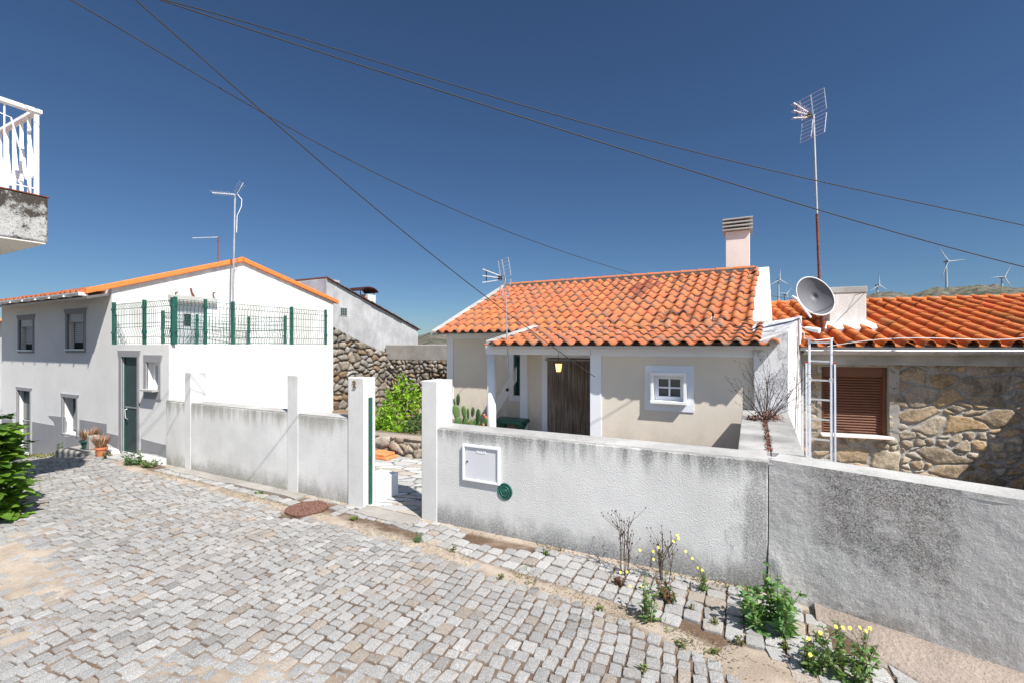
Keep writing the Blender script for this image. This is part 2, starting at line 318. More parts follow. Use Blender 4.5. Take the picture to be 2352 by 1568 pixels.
# ================================================================== GROUND, ROAD, PAVING
def gz(u, v=0):
    d = np.maximum(0, -9.8-np.asarray(u, float)); return -1.9 - .13*d*d/(d+.6)
def grid_mesh(name, us, vs, zf, mat, colf=None, col0=(.30, .235, .17)):
    UU, VV = np.meshgrid(us, vs, indexing='ij'); ZZ = zf(UU, VV); nu, nv = UU.shape
    P = np.stack([UU*CU+VV*SU, -UU*SU+VV*CU, ZZ], -1).reshape(-1, 3)
    idx = np.arange(nu*nv).reshape(nu, nv); f = np.stack([idx[:-1, :-1], idx[1:, :-1], idx[1:, 1:], idx[:-1, 1:]], -1).reshape(-1, 4)
    me = bpy.data.meshes.new(name); me.from_pydata(P.tolist(), [], f.tolist()); me.materials.append(mat)
    me.polygons.foreach_set('use_smooth', [True]*len(me.polygons)); o = bpy.data.objects.new(name, me); col.objects.link(o)
    C_ = colf(UU, VV) if colf else np.broadcast_to(np.array(col0), UU.shape+(3,)); ca = me.color_attributes.new(name='Col', type='FLOAT_COLOR', domain='POINT')
    ca.data.foreach_set('color', np.concatenate([C_.reshape(-1, 3), np.ones((UU.size, 1))], 1).astype('f').ravel()); return o
struct(grid_mesh('ground', np.linspace(-45, 30, 76), np.linspace(-15, 45, 61), lambda u, v: gz(u)-.06-.04*np.maximum(0, np.abs(v-3)-8), M['soil']))
def vtop(u): return np.interp(u, [-20, -14, -10.4, -8.6, -7, -4.2, -3.1, -.8, 0, .8, 1.6, 3], [4.0, 4.0, 3.95, 3.62, 3.6, 3.53, 3.47, 3.24, 3.02, 2.72, 2.45, 1.9])
def wallv(u): return np.where(np.asarray(u) < .17, 4.02, 4.02-.335*(np.asarray(u)-.17))
def sandz(u, v):
    reg = sstep(-9, -5.5, u)*sstep(-.6, -2.4, u)*sstep(2.9, 1.7, v)*(1+.5*sstep(-3.4, -4.4, u))
    s = -.0145 + .010*fbm(u*5, v*5, 3) + .0105*reg*sstep(.38, .70, fbm(u*1.3, v*1.3, 5, 3))
    gut = np.exp(-((v-vtop(u)-.02)/.10)**2); s = s + .013*gut
    edge = sstep(wallv(u)-.10, wallv(u), v); s = s + .03*edge*(u > -8.3)
    s = s + .02*sstep(.52, .68, fbm(u*1.6+9, v*1.6, 15, 3))*sstep(-1.5, .3, u)*sstep(2.3, 2.9, v)
    return gz(u)+s+.012*(fbm(u*14, v*14, 8, 3)-.45)
def sandc(u, v):
    lv = sandz(u, v)-gz(u); t = sstep(-.0115, .001, lv)[..., None]; return (np.array((.115, .072, .045))*(1+.5*(fbm(u*3, v*3, 41, 3)-.5))[..., None])*(1-t)+np.array((.39, .33, .27))*t
struct(grid_mesh('road_soil', np.arange(-17, 5.2, .035), np.arange(-1.5, 4.3, .035), sandz, M['soil'], sandc))
rng = random.Random(3)
def stone(mb, cx, cy, lx, ly, ang, h, z0, c, fr=W, nn=2):
    # rounded irregular sett: outline ring low, ring high, centre
    co, si = math.cos(ang), math.sin(ang)
    q = [(-1, -1), (1, -1), (1, 1), (-1, 1)]; q = [((a+rng.uniform(-.10, .10))*lx/2, (b+rng.uniform(-.10, .10))*ly/2) for a, b in q]
    pts = []
    for i in range(4):
        a, b, d = q[i-1], q[i], q[(i+1) % 4]; t = rng.uniform(.03, .13)
        pts.append((b[0]+(a[0]-b[0])*t, b[1]+(a[1]-b[1])*t)); t = rng.uniform(.03, .13)
        pts.append((b[0]+(d[0]-b[0])*t, b[1]+(d[1]-b[1])*t)); f_ = rng.uniform(-.03, .055)
        pts.append(((b[0]+d[0])*.5*(1+f_), (b[1]+d[1])*.5*(1+f_)))
    tx, ty = rng.gauss(0, .02), rng.gauss(0, .02); n0 = len(mb.v); k = len(pts)
    for sc_, zz in ((1.0, -.035), (.995, -.0055), (.94, 0), (.5, .0015)):
        for x, y in pts:
            X, Y = x*sc_, y*sc_; jz = rng.uniform(-.0015, .0015)
            mb.v.append(fr(cx+X*co-Y*si, cy+X*si+Y*co, z0+h+zz+X*tx+Y*ty+jz)); s_ = .75 if zz < -.03 else 1
            mb.c.append((c[0]*s_, c[1]*s_, c[2]*s_))
    for r in range(3):
        for i in range(k): a = n0+r*k+i; b = n0+r*k+(i+1) % k; mb.f.append((a, b, b+k, a+k))
    mb.f.append(tuple(n0+3*k+i for i in range(k)))
def gcol():
    b = rng.gauss(.352, .036); t = rng.random()
    if t < .08: return (b*.92, b*.80, b*.68)
    if t < .2: return (b*.86, b*.83, b*.79)
    return (b, b*.99, b*.965)
_q = gnd(705, 1168); MHU, MHV = CU*_q.x-SU*_q.y, SU*_q.x+CU*_q.y
rd = MB(); u = -16.5
while u < 3.2:
    wd = rng.uniform(.082, .106); v = -1.4+rng.uniform(0, .1); uc = u+wd/2
    while True:
        wig = .10*math.sin(v*1.3+.5)+.06*math.sin(v*2.9+u*.3)+.03*(float(vnoise(v*1.8, 2.3, 71))-.5)+ .16*(v-2)*.25*math.sin(u*.25)
        L = rng.uniform(.082, .125) if rng.random() < .85 else rng.uniform(.065, .082)
        vm = v+L/2
        if vm > float(vtop(uc+wig)): break
        if uc+wig < 2.9 and math.hypot(uc+wig-MHU, vm-MHV) > .285: stone(rd, uc+wig, vm, wd-rng.uniform(.008, .018), L-rng.uniform(.006, .016), -.12*math.cos(v*1.3+.5)+rng.gauss(0, .05), rng.gauss(0, .0025), float(gz(uc)), tuple(q*(.90+.20*float(fbm(uc*.9, vm*.9, 51, 3))) for q in gcol()))
        v += L
    u += wd
struct(rd.build('road', M['granite']))
pv = MB(); u = -8.1
while u < 2.6:
    wd = rng.uniform(.105, .15); uc = u+wd/2; v = float(vtop(uc))+.11; top = float(wallv(uc))-.02
    if -7.9 < uc < -4.9: top = v+.16
    if uc > .5: v += .1
    while v < top-.06:
        L = rng.uniform(.11, .155); gone = vnoise(uc*1.3+4, v*2, 9) > .74 or (-2.45 < uc < -1.75 and v > 3.72) or (uc > 1.0 and v > float(wallv(uc))-.45) or (-3.9 < uc < -3.2 and v > 3.8)
        if not gone and math.hypot(uc-MHU, v+L/2-MHV) > .29: stone(pv, uc, v+L/2, wd-.014, L-.014, rng.gauss(-.05, .08), rng.gauss(.006, .004), -1.9, tuple(q*1.12 for q in gcol()))
        v += L
    u += wd
struct(pv.build('pavement', M['granite']))
# concrete aprons by the wall and the threshold
cp = MB()
for a0, a1, b0, b1 in ((-7.9, -4.95, 3.80, 4.0), (-3.97, -3.16, 3.78, 4.05)):
    n_ = 12; e = [float(vnoise(i*.9, a0, 4))*.05 for i in range(n_+1)]
    lo = [W(a0+(a1-a0)*i/n_, b0+e[i], -1.885) for i in range(n_+1)]; hi = [W(a1-(a1-a0)*i/n_, b1, -1.88) for i in range(n_+1)]
    cp.prism(lo+hi, (0, 0, -.06))
struct(cp.build('concrete_path', M['concrete']))
# rough cement apron along the right-hand wall
ss, ww = np.meshgrid(np.linspace(.45, 3.4, 110), np.linspace(0, 1, 26), indexing='ij'); wv = wallv(ss); wid = .40+.14*fbm(ss*2, ss*0, 61, 3)-.25*sstep(.9, .45, ss)
vv_ = wv-wid*(1-ww); zz_ = -1.893+.055*sstep(0, 1, ww)+.016*(fbm(ss*7, vv_*7, 62, 4)-.5)-.03*sstep(.10, 0, ww)
b = MB(); b.v = [W(float(a), float(c), float(d)) for a, c, d in zip(ss.ravel(), vv_.ravel(), zz_.ravel())]; idx = np.arange(ss.size).reshape(ss.shape)
b.f = np.stack([idx[:-1, :-1], idx[1:, :-1], idx[1:, 1:], idx[:-1, 1:]], -1).reshape(-1, 4).tolist(); b.smooth = True; struct(b.build('cement_apron', M['apron']))
# courtyard of broken marble
cy = MB(); res = .02; us = np.arange(-7.2, -1.9, res); vs = np.arange(4.02, 6.3, res)
UU, VV = np.meshgrid(us, vs, indexing='ij'); wx = UU*3.1+fbm(UU*1.2, VV*1.2, 2)*1.4; wy = VV*5.2+fbm(UU*1.2+5, VV*1.2, 6)*1.4-UU*1.2
f1, f2, cid, c2 = voro(wx, wy, 4, .95); e = f2-f1; j = sstep(.07, .12, e)
Zc = -1.875-.008*(1-j); nu, nv = UU.shape
cy.v = [W(a, b, c) for a, b, c in zip(UU.ravel(), VV.ravel(), Zc.ravel())]
sh = .34+.16*cid; rr = np.where(j > .5, sh, .10); cy.c = [(a*(1 if q < .85 else 1.0), a*(1 if q < .85 else .9), a*(.97 if q < .85 else .78)) for a, q in zip(rr.ravel(), c2.ravel())]
idx = np.arange(nu*nv).reshape(nu, nv); cy.f = np.stack([idx[:-1, :-1], idx[1:, :-1], idx[1:, 1:], idx[:-1, 1:]], -1).reshape(-1, 4).tolist()
struct(cy.build('courtyard_paving', M['marble']))
# far terrain and hills (polar sheet out to the horizon)
az_ = np.radians(np.linspace(-75, 75, 420)); rs = np.concatenate([np.linspace(38, 500, 24), np.linspace(520, 1300, 50), np.linspace(1330, 1900, 40), np.linspace(2000, 6000, 12)])
AA, RR = np.meshgrid(az_, rs, indexing='ij'); px = CX+F*np.tan(AA)
yp = np.interp(px, [-2000, 600, 900, 960, 990, 1040, 1300, 1700, 1900, 2000, 2050, 2090, 2130, 2180, 2240, 2290, 2352, 2600, 4000], [792, 790, 782, 768, 757, 764, 785, 710, 688, 672, 668, 677, 664, 660, 655, 652, 660, 655, 700])
H = (HY-yp)/F*1300*np.cos(AA)
rid = sstep(420, 1300, RR)*(1-.9*sstep(1350, 2600, RR)); rough = (fbm(AA*60, RR*.012, 3, 5)-.45)*26+ (fbm(AA*220, RR*.05, 9, 4)-.45)*12
rock = np.maximum(0, fbm(AA*260, RR*.06, 19, 4)-.50)*40
HZ = -9-RR*.004*(1-rid)+H*rid+ (rough*.35+rock*.55)*sstep(700, 1250, RR)*np.clip(H/60, .25, 1)
me = bpy.data.meshes.new('hills'); P = np.stack([RR*np.sin(AA), RR*np.cos(AA), HZ], -1).reshape(-1, 3); nu, nv = AA.shape
idx = np.arange(nu*nv).reshape(nu, nv); me.from_pydata(P.tolist(), [], np.stack([idx[:-1, :-1], idx[:-1, 1:], idx[1:, 1:], idx[1:, :-1]], -1).reshape(-1, 4).tolist()); me.materials.append(M['hill'])
o = bpy.data.objects.new('hills', me); col.objects.link(o); struct(o)

# ================================================================== ROOF TILES
def tiles(mb, P, ncol, nrow, pw, pl, prof, c0, cvar, skip=None, lift=.022, jit=.004, sag=0, rnd=random.Random(5), stain=False):
    """P(s,t) -> world point on the roof plane, s across (m), t up the slope (m); n normal from frame"""
    n = (P(1, 0)-P(0, 0)).cross(P(0, 1)-P(0, 0)).normalized(); n = n if n.z > 0 else -n
    K = len(prof)
    for j in range(nrow):
        for i in range(ncol):
            if skip and skip(i, j): continue
            s0 = i*pw+rnd.gauss(0, jit); t0 = j*pl+rnd.gauss(0, jit); c = [max(.02, q*rnd.gauss(1, cvar)) for q in c0]; b = rnd.gauss(1, cvar); c = [q*b for q in c]
            if rnd.random() < .06: c = [c[0]*.8, c[1]*.95, c[2]*1.05]
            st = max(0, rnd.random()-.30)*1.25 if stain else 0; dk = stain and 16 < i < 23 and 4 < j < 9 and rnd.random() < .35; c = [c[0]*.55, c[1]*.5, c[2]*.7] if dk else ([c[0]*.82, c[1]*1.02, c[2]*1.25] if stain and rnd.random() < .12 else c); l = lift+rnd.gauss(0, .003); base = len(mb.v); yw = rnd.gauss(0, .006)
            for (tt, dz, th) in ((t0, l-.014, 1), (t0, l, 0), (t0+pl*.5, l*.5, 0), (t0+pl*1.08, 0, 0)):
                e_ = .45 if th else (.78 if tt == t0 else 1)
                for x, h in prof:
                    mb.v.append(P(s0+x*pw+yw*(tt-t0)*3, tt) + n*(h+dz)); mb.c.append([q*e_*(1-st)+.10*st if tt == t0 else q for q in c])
            for r in range(3):
                for k in range(K-1): a = base+r*K+k; mb.f.append((a, a+1, a+1+K, a+K))
    mb.smooth = True
S_PROF = [(0, .004), (.07, -.004), (.18, -.011), (.30, -.010), (.40, -.002), (.47, .016), (.55, .038), (.65, .052), (.75, .055), (.85, .048), (.94, .030), (1.0, .012), (1.04, .0)]
C_PROF = [(-.02, .006), (.02, -.004), (.14, -.010), (.40, -.010), (.455, .006), (.47, .034), (.53, .062), (.63, .080), (.73, .084), (.83, .078), (.93, .058), (1.0, .030), (1.01, .0)]

# ================================================================== LEFT WHITE HOUSE
ug, vf = -10.33, 4.10                       # gable plane (faces +u) and facade plane (faces -v)
ul, vb = -15.6, 9.15; vr, zr, ze, zb = 6.52, 1.99, 1.10, 1.27; zlow = -3.0
LH = thing('white_house', 'long white two-storey house with orange roof edge, grey window surrounds and blank bright gable', 'house', W(ul, vf, -2.6))
def hole(x0, y0, x1, y1, v, u0, zl, d):
    a, b, c, e_ = rV(x0, y0, x1, y1, v); return (a-u0, b-u0, c-zl, e_-zl, d)
wins_up = [(45.6, 734, 76.4, 803), (156, 721, 194, 801)]
h_up = [hole(*q, vf, ul, zlow, .16) for q in wins_up]
door1 = (42.2, 896, 70.5, 1040); low_win = (146, 912, 177, 998)
h_all = h_up + [hole(*door1, vf, ul, zlow, .16), hole(*low_win, vf, ul, zlow, .2)]
b = MB(); b.facade(W(ul, vf, zlow), U, -V, ug-ul, ze-zlow, h_all)
b.quad(W(ul, vb, zlow), W(ul, vf, zlow), W(ul, vf, ze), W(ul, vb, ze)); b.quad(W(ug, vb, zlow), W(ul, vb, zlow), W(ul, vb, ze), W(ug, vb, ze))
b.quad(W(ul, vb, ze-.1), W(ul, vf, ze-.1), W(ul, vr, zr-.4))
b.build('wall', M['grey_facade'], LH)
gd = rU(407, 697, 471, 792, ug); g_holes = [(gd[0]-vf, gd[1]-vf, .04-zlow, gd[3]-zlow, .1)]
b = MB(); b.facade(W(ug+.004, vf, zlow), V, U, vb-vf, ze-zlow, g_holes); b.quad(W(ug+.004, vf, ze), W(ug+.004, vb, ze), W(ug+.004, vb, zb), W(ug+.004, vr, zr-.02)); b.build('gable_wall', M['white_wall'], LH)
# roof: slab + tiles on the street slope
b = MB(); ov = .33
def slope(v): return ze + (zr-ze)*(v-vf)/(vr-vf)
b.hexa([W(ul-.1, vf-ov, slope(vf-ov)-.14), W(ug-.06, vf-ov, slope(vf-ov)-.14), W(ug-.06, vr, zr-.40), W(ul-.1, vr, zr-.40)], [W(ul-.1, vf-ov, slope(vf-ov)-.10), W(ug-.06, vf-ov, slope(vf-ov)-.10), W(ug-.06, vr, zr-.34), W(ul-.1, vr, zr-.34)])
b.hexa([W(ul-.1, vr, zr-.22), W(ug-.06, vr, zr-.22), W(ug-.06, vb+.1, zb-.06), W(ul-.1, vb+.1, zb-.06)], [W(ul-.1, vr, zr-.17), W(ug-.06, vr, zr-.17), W(ug-.06, vb+.1, zb-.01), W(ul-.1, vb+.1, zb-.01)])
roof = b.build('roof', M['soffit'], LH)
tl = MB(); dv = Vector((0, 0, 0)) + (V*(vr-vf) + Z*(zr-ze-.17)).normalized()
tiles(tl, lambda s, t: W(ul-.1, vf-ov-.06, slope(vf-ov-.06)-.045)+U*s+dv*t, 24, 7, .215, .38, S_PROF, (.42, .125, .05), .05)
tl.build('roof_tiles', M['tile_new'], roof)
b = MB(); hh = .10
for (v0, z0, v1, z1) in ((vf-ov-.05, slope(vf-ov-.05)+.055, vr+.02, zr+.06), (vr-.02, zr+.06, vb+.14, zb+.03)):
    b.hexa([W(ug-.05, v0, z0-hh), W(ug+.075, v0, z0-hh), W(ug+.075, v1, z1-hh), W(ug-.05, v1, z1-hh)], [W(ug-.05, v0, z0), W(ug+.075, v0, z0), W(ug+.075, v1, z1), W(ug-.05, v1, z1)])
b.build('verge_trim', M['orange_metal'], LH, bevel=.01)
g = MB(); zg = slope(vf-ov)-.035
prof = [(.055*math.cos(a), .055*math.sin(a)) for a in np.linspace(math.pi, 2*math.pi, 9)]
n0 = len(g.v)
for uu in (ul-.1, ug-.02):
    for dx, dz in prof: g.v.append(W(uu, vf-ov-.075+dx, zg+dz))
    for dx, dz in reversed(prof): g.v.append(W(uu, vf-ov-.075+dx*.9, zg+dz*.9))
K = len(prof)*2
for k in range(K): g.f.append((n0+k, n0+(k+1) % K, n0+K+(k+1) % K, n0+K+k))
g.f += [tuple(range(n0, n0+K))]; n1 = len(g.v); g.v += [W(ug-.02, vf-ov-.075+dx, zg+dz) for dx, dz in prof]; g.f.append(tuple(range(n1, n1+len(prof))))
for uu in np.arange(ul+.3, ug, .62): g.box(uu, uu+.03, vf-ov-.137, vf-ov-.01, zg-.06, zg-.035)
g.build('gutter', M['white_pvc'], LH)
def trim_frame(u0, u1, z0, z1, v, w_=.07, top=.1, proud=.018, parent=None, sill=True, bottom=True):
    t = MB(); k = w_
    t.box(u0-k, u0, v-proud, v+.02, z0-(k if bottom else 0), z1); t.box(u1, u1+k, v-proud, v+.02, z0-(k if bottom else 0), z1)
    t.prism([W(u0-k, v-proud-.002, z1), W(u1+k, v-proud-.002, z1), W(u1+k*1.9, v-proud-.002, z1+top), W(u0-k*1.9, v-proud-.002, z1+top)][::-1], V*.03)
    if bottom: t.box(u0, u1, v-proud, v+.02, z0-k, z0)
    return t.build('surround', M['trim_grey'], parent)
for q in wins_up:
    u0, u1, z0, z1 = rV(*q, vf); fr_ = trim_frame(u0, u1, z0, z1, vf, parent=LH)
    wn = MB().box(u0+.002, u1-.002, vf+.10, vf+.15, z0+.002, z1-.002).build('window', M['dark'], LH)
    MB().box(u0, u1, vf+.02, vf+.095, z1-.16, z1-.003).build('shutter_box', M['grey_pvc'], wn)
    s_ = MB(); zz = z0+.13
    while zz < z1-.17: s_.box(u0+.10, u1-.01, vf+.075, vf+.092, zz, zz+.036); zz += .042
    s_.build('roller_shutter', M['grey_pvc'], wn)
    MB().box(u0-.03, u1+.03, vf-.05, vf+.1, z0-.03, z0).build('sill', M['white_pvc'], wn)
u0, u1, z0, z1 = rV(*door1, vf); trim_frame(u0, u1, z0, z1, vf, .045, .07, parent=LH, bottom=False)
d = MB().box(u0+.003, u1-.003, vf+.09, vf+.15, z0, z1-.003).build('door', M['green_door'], LH)
MB().box(u0+.02, u1-.02, vf+.078, vf+.088, z0+.75, z1-.3).box(u0+.02, u1-.02, vf+.078, vf+.088, z0+.1, z0+.7).build('pane', M['glass_green'], d)
MB().box(u0+.02, u1-.02, vf+.06, vf+.077, z0+.71, z0+.735).build('handle', M['alu'], d)
u0, u1, z0, z1 = rV(*low_win, vf); trim_frame(u0, u1, z0, z1, vf, .05, .07, parent=LH, bottom=False)
wn = MB().box(u0+.003, u1-.003, vf+.15, vf+.19, z0+.03, z1-.003).build('window', M['green_door'], LH)
MB().box(u0+.03, u1-.05, vf+.14, vf+.149, z0+.07, z1-.25).build('pane', M['glass_green'], wn)
MB().box(u0, u1, vf-.01, vf+.2, z0, z0+.025).build('sill', M['white_wall'], wn)
# stepped grey plinth with the rounded notch
def pz(x, y): return W(onV(x, y, vf)[0], vf-.008, onV(x, y, vf)[1])
arc = [pz(120-22*0+6+0*i, 0) for i in range(0)]
pl_ = [pz(127, 975-0), pz(125, 968), pz(120, 958), pz(113, 953)]
poly1 = [pz(5, 960), pz(30, 963), pz(30, 1060), pz(5, 1060)]; poly2 = [pz(75, 967), pz(127, 976), pz(127, 1060), pz(75, 1060)]
poly3 = [pz(112, 954), pz(118, 953.5), pz(150, 957), pz(150, 1060), pz(127.2, 1060), pz(127.2, 976), pz(124, 965)]
poly4 = [pz(184, 962), pz(256, 974), pz(256, 1060), pz(184, 1060)]; poly5 = [pz(150.3, 1001), pz(183.7, 1001), pz(183.7, 1060), pz(150.3, 1060)]
for p in (poly1, poly2, poly3, poly4, poly5): MB().prism(p, V*.02).build('plinth', M['trim_grey'], LH)
u0, u1, z0, z1 = gd; dd = MB().box(ug-.09, ug-.05, u0+.003, u1-.003, .042, z1-.003).build('terrace_door', M['door_white'], LH)
q = rU(426, 721, 441, 748, ug); MB().box(ug-.049, ug-.04, q[0], q[1], q[2], q[3]).build('pane', M['glass'], dd)
q = rU(386, 682, 494, 694, ug); ln = MB().box(ug+.004, ug+.10, q[0], q[1], q[2], q[3]); ln.build('door_lintel', M['wall_cap'], LH)
for x in (402, 488): zq = onU(x, 682, ug); p = W(ug+.03, zq[0], zq[1]); MB().tube([p, p+Z*.08, p+Z*.09+U*.07], .014).build('rusty_bracket', M['rust'], LH)
zq = onU(446, 684, ug); p = W(ug+.03, zq[0], zq[1]); MB().tube([p, p+Z*.10-V*.06, p+Z*.19-V*.08], .016).build('rusty_bracket', M['rust'], LH)
p = at(484, 632, 10.2); MB().box(0, .06, 0, .06, 0, .06, lambda a, b_, c: W(ug, 0, 0)*0+p+U*a+V*b_+Z*c).build('junction_box', M['grey_pvc'], LH)

# ================================================================== TERRACE ANNEX
ua, va, zt = -8.27, 4.03, .03; ual = -10.33; v2 = 7.3
AN = thing('flat_roofed_annex', 'flat-roofed white annex with green door and small window, terrace on its top', 'annex', W(ual, va, -1.95))
dr = (281, 819, 317, 1040); wn_ = (338, 831, 365, 893)
b = MB(); b.facade(W(ual, va, -2.3), U, -V, ua-ual, zt+2.3, [hole(*dr, va, ual, -2.3, .09), hole(*wn_, va, ual, -2.3, .16)])
b.quad(W(ual, v2, -2.3), W(ual, va, -2.3), W(ual, va, zt), W(ual, v2, zt)); b.quad(W(ual, va, zt), W(ua, va, zt), W(ua, v2, zt), W(ual, v2, zt))
b.build('wall', M['grey_facade'], AN)
b = MB(); b.quad(W(ua+.003, va, -2.3), W(ua+.003, v2, -2.3), W(ua+.003, v2, zt+.003), W(ua+.003, va, zt+.003)); b.quad(W(ua, v2, -2.3), W(ual, v2, -2.3), W(ual, v2, zt), W(ua, v2, zt)); b.build('side_wall', M['white_wall'], AN)
u0, u1, z0, z1 = rV(*dr, va)
t = MB(); t.box(u0-.09, u0, va-.018, va+.02, z0, z1); t.box(u1, u1+.07, va-.018, va+.02, z0, z1)
t.prism([W(u0-.09, va-.02, z1), W(u1+.07, va-.02, z1), W(u1+.10, va-.02, z1+.11), W(u0-.13, va-.02, z1+.11)][::-1], V*.03); t.build('surround', M['trim_grey'], AN)
d = MB().box(u0+.003, u1-.003, va+.035, va+.085, z0, z1-.003).build('door', M['green_door'], AN)
MB().box(u0+.004, u0+.03, va+.022, va+.034, z0, z1-.003).build('door_frame', M['green_metal'], d)
MB().box(u0+.04, u1-.01, va+.024, va+.0345, z0+.78, z0+.80).tube([W(u0+.09, va+.04, z0+.76), W(u0+.09, va+.0, z0+.74), W(u0+.12, va, z0+.60), W(u0+.19, va, z0+.59)], .008).build('handle', M['galv'], d)
u0, u1, z0, z1 = rV(*wn_, va)
t = MB(); k = .08; t.box(u0-k, u0, va-.018, va+.02, z0-.16, z1); t.box(u1, u1+k, va-.018, va+.02, z0-.16, z1); t.box(u0, u1, va-.018, va+.02, z0-.16, z0)
t.prism([W(u0-k, va-.02, z1), W(u1+k, va-.02, z1), W(u1+k*1.5, va-.02, z1+.12), W(u0-k, va-.02, z1+.12)][::-1], V*.03); t.build('surround', M['trim_grey'], AN)
wn = MB().box(u0, u0+.06, va+.09, va+.14, z0, z1).box(u1-.06, u1, va+.09, va+.14, z0, z1).box(u0+.06, u1-.06, va+.09, va+.14, z0, z0+.06).box(u0+.06, u1-.06, va+.09, va+.14, z1-.06, z1).build('window', M['white_pvc'], AN, bevel=.004)
MB().box(u0+.06, u1-.06, va+.115, va+.125, z0+.06, z1-.06).build('pane', M['glass'], wn)
MB().box(u0+.10, u1-.12, va+.126, va+.135, z0+.09, z1-.10).build('curtain', M['white_pvc'], wn)
MB().box(u0-.05, u1+.03, va-.11, va+.1, z0-.03, z0-.002).build('sill', M['wall_cap'], wn)
def pa(x, y, o=.008): q = onV(x, y, va); return W(q[0], va-o, q[1])
MB().prism([pa(245, 992), pa(273, 999), pa(273, 1030), pa(262, 1022), pa(245, 1012)], V*.02).build('plinth', M['trim_grey'], AN); MB().prism([pa(325, 1006), pa(387.5, 1022), pa(387.5, 1050), pa(360, 1040), pa(325, 1036)], V*.02).build('plinth', M['trim_grey'], AN)
for xs_ in (range(0, 6), range(14, 26)):
  b = MB()
  for i in xs_:
    x = 246+i*5.6
    g0 = gnd(x, 1036+(x-246)*.2)
    b.lathe(W(onV(x, 0, va)[0], va-.005, -1.97), [(.07, 0), (.06, .10+.03*rng.random()), (.03, .14), (.005, .155)], 8)
  b.smooth = True; b.build('cement_footing', M['white_wall'], AN)
MB().box(ual+.62, ual+1.12, va-.28, va, -1.99, -1.86).build('doorstep', M['wall_cap'], AN, bevel=.02)

# terrace fence
def fence(label, pts, h, wide=()):
    pts = [Vector(p) for p in pts]; T = thing('mesh_fence', label, 'fence', pts[0])
    for i, p in enumerate(pts):
        d = (pts[min(i+1, len(pts)-1)]-pts[max(i-1, 0)]).normalized(); nrm = Vector((d.y, -d.x, 0)); wd = .06 if i in wide else .042
        fr_ = lambda a, b_, c, p=p: p+d*a-nrm*b_*.7+Z*c
        m = MB(); m.bar(p-nrm*.0, p+Z*h, wd, .04); m.box(-.02, .02, -.05, -.02, h*.25, h*.3, fr_); m.box(-.02, .02, -.05, -.02, h*.8, h*.85, fr_); m.build('post', M['green_metal'], T)
    for A, B in zip(pts[:-1], pts[1:]):
        d = (B-A).normalized(); nrm = Vector((d.y, -d.x, 0)); m = MB(); hh_ = h-.04
        zs = [.02, .10, .13, .30, hh_*.5, hh_*.72, hh_-.12, hh_-.09, hh_]; off = [0, 0, .03, 0, 0, 0, 0, .03, 0]
        n_ = max(2, int((B-A).length/.055))
        for i in range(n_+1):
            q = A+(B-A)*i/n_; m.tube([q+Z*zz+nrm*o_ for zz, o_ in zip(zs, off)], .0042, 3, cap=False)
        for zz in (.02, .13, .30, hh_*.5, hh_*.72, hh_-.09, hh_): m.tube([A+Z*zz, B+Z*zz], .005, 3, cap=False)
        m.build('mesh_panel', M['green_metal'], T)
    return T
def ptv(x, v): return W(onV(x, 0, v)[0], v, zt)
def ptu(x, u): return W(u, onU(x, 0, u)[0], zt)
fence('green wire mesh fence above the annex door, on the shorter side of the terrace', [ptv(262, va+.05), ptv(332, va+.05), ptv(397, va+.05)], .76, (0, 1, 2))
fence('long green wire mesh fence along the bright white side of the terrace', [ptu(403, ua-.05)+Z*0, ptu(472, ua-.05), ptu(535, ua-.05), ptu(670, ua-.05), ptu(748, ua-.05)], .78, (2, 3))
fence('lower green mesh fence at the back of the terrace, behind the long fence', [at(374, 790, 8.5), at(453, 790, 9.55), at(571, 790, 10.4), at(655, 790, 10.0)], .62)
# antennas on the left house
def simple_aerial(label, base, top, tip, mat_pole, r=.02, n_el=9, el_=.14, refl=True, cable=True, curve=None):
    T = thing('tv_antenna', label, 'antenna', base); MB().tube([base, top], r, 8).build('mast', mat_pole, T)
    m = MB().bar(top, tip, .02); d = (Vector(tip)-Vector(top)); s_ = d.normalized().cross(Z).normalized()
    for i in range(n_el): p = Vector(top)+d*(.2+.8*i/(n_el-1)); m.tube([p-s_*el_, p+s_*el_], .004, 4)
    m.build('boom', M['alu'], T)
    if refl:
        b_ = Vector(top)-d.normalized()*.03; m = MB()
        for k in range(5): q = b_+Z*(.04+.05*k)-d.normalized()*.025*k; m.tube([q-s_*.16, q+s_*.16], .004, 4); q2 = b_-Z*(.02+.04*k)-d.normalized()*.01*k; 
        m.bar(b_, b_+Z*.26-d.normalized()*.13, .012); m.build('reflector', M['alu'], T)
    if cable:
        p = Vector(top); MB().tube([p-d.normalized()*.05, p-d.normalized()*.13-Z*.1, p-d.normalized()*.12-Z*.25, p-d.normalized()*.04-Z*.45, p-d.normalized()*.03-Z*.8], .007, 5).build('aerial_cable', M['white_pvc'], T)
    return T
base = at(535, 715, 9.55); simple_aerial('tall thin TV antenna on a steel mast in front of the white gable', base, at(540, 447, 9.6), at(488, 443, 9.5), M['galv'], .019, el_=.15)
simple_aerial('small TV antenna with bare boom behind the orange ridge of the white house', at(501, 610, 13.2), at(501, 545, 13.2), at(442, 547, 12.6), M['rust'], .018, n_el=7, el_=.02, refl=False, cable=False)

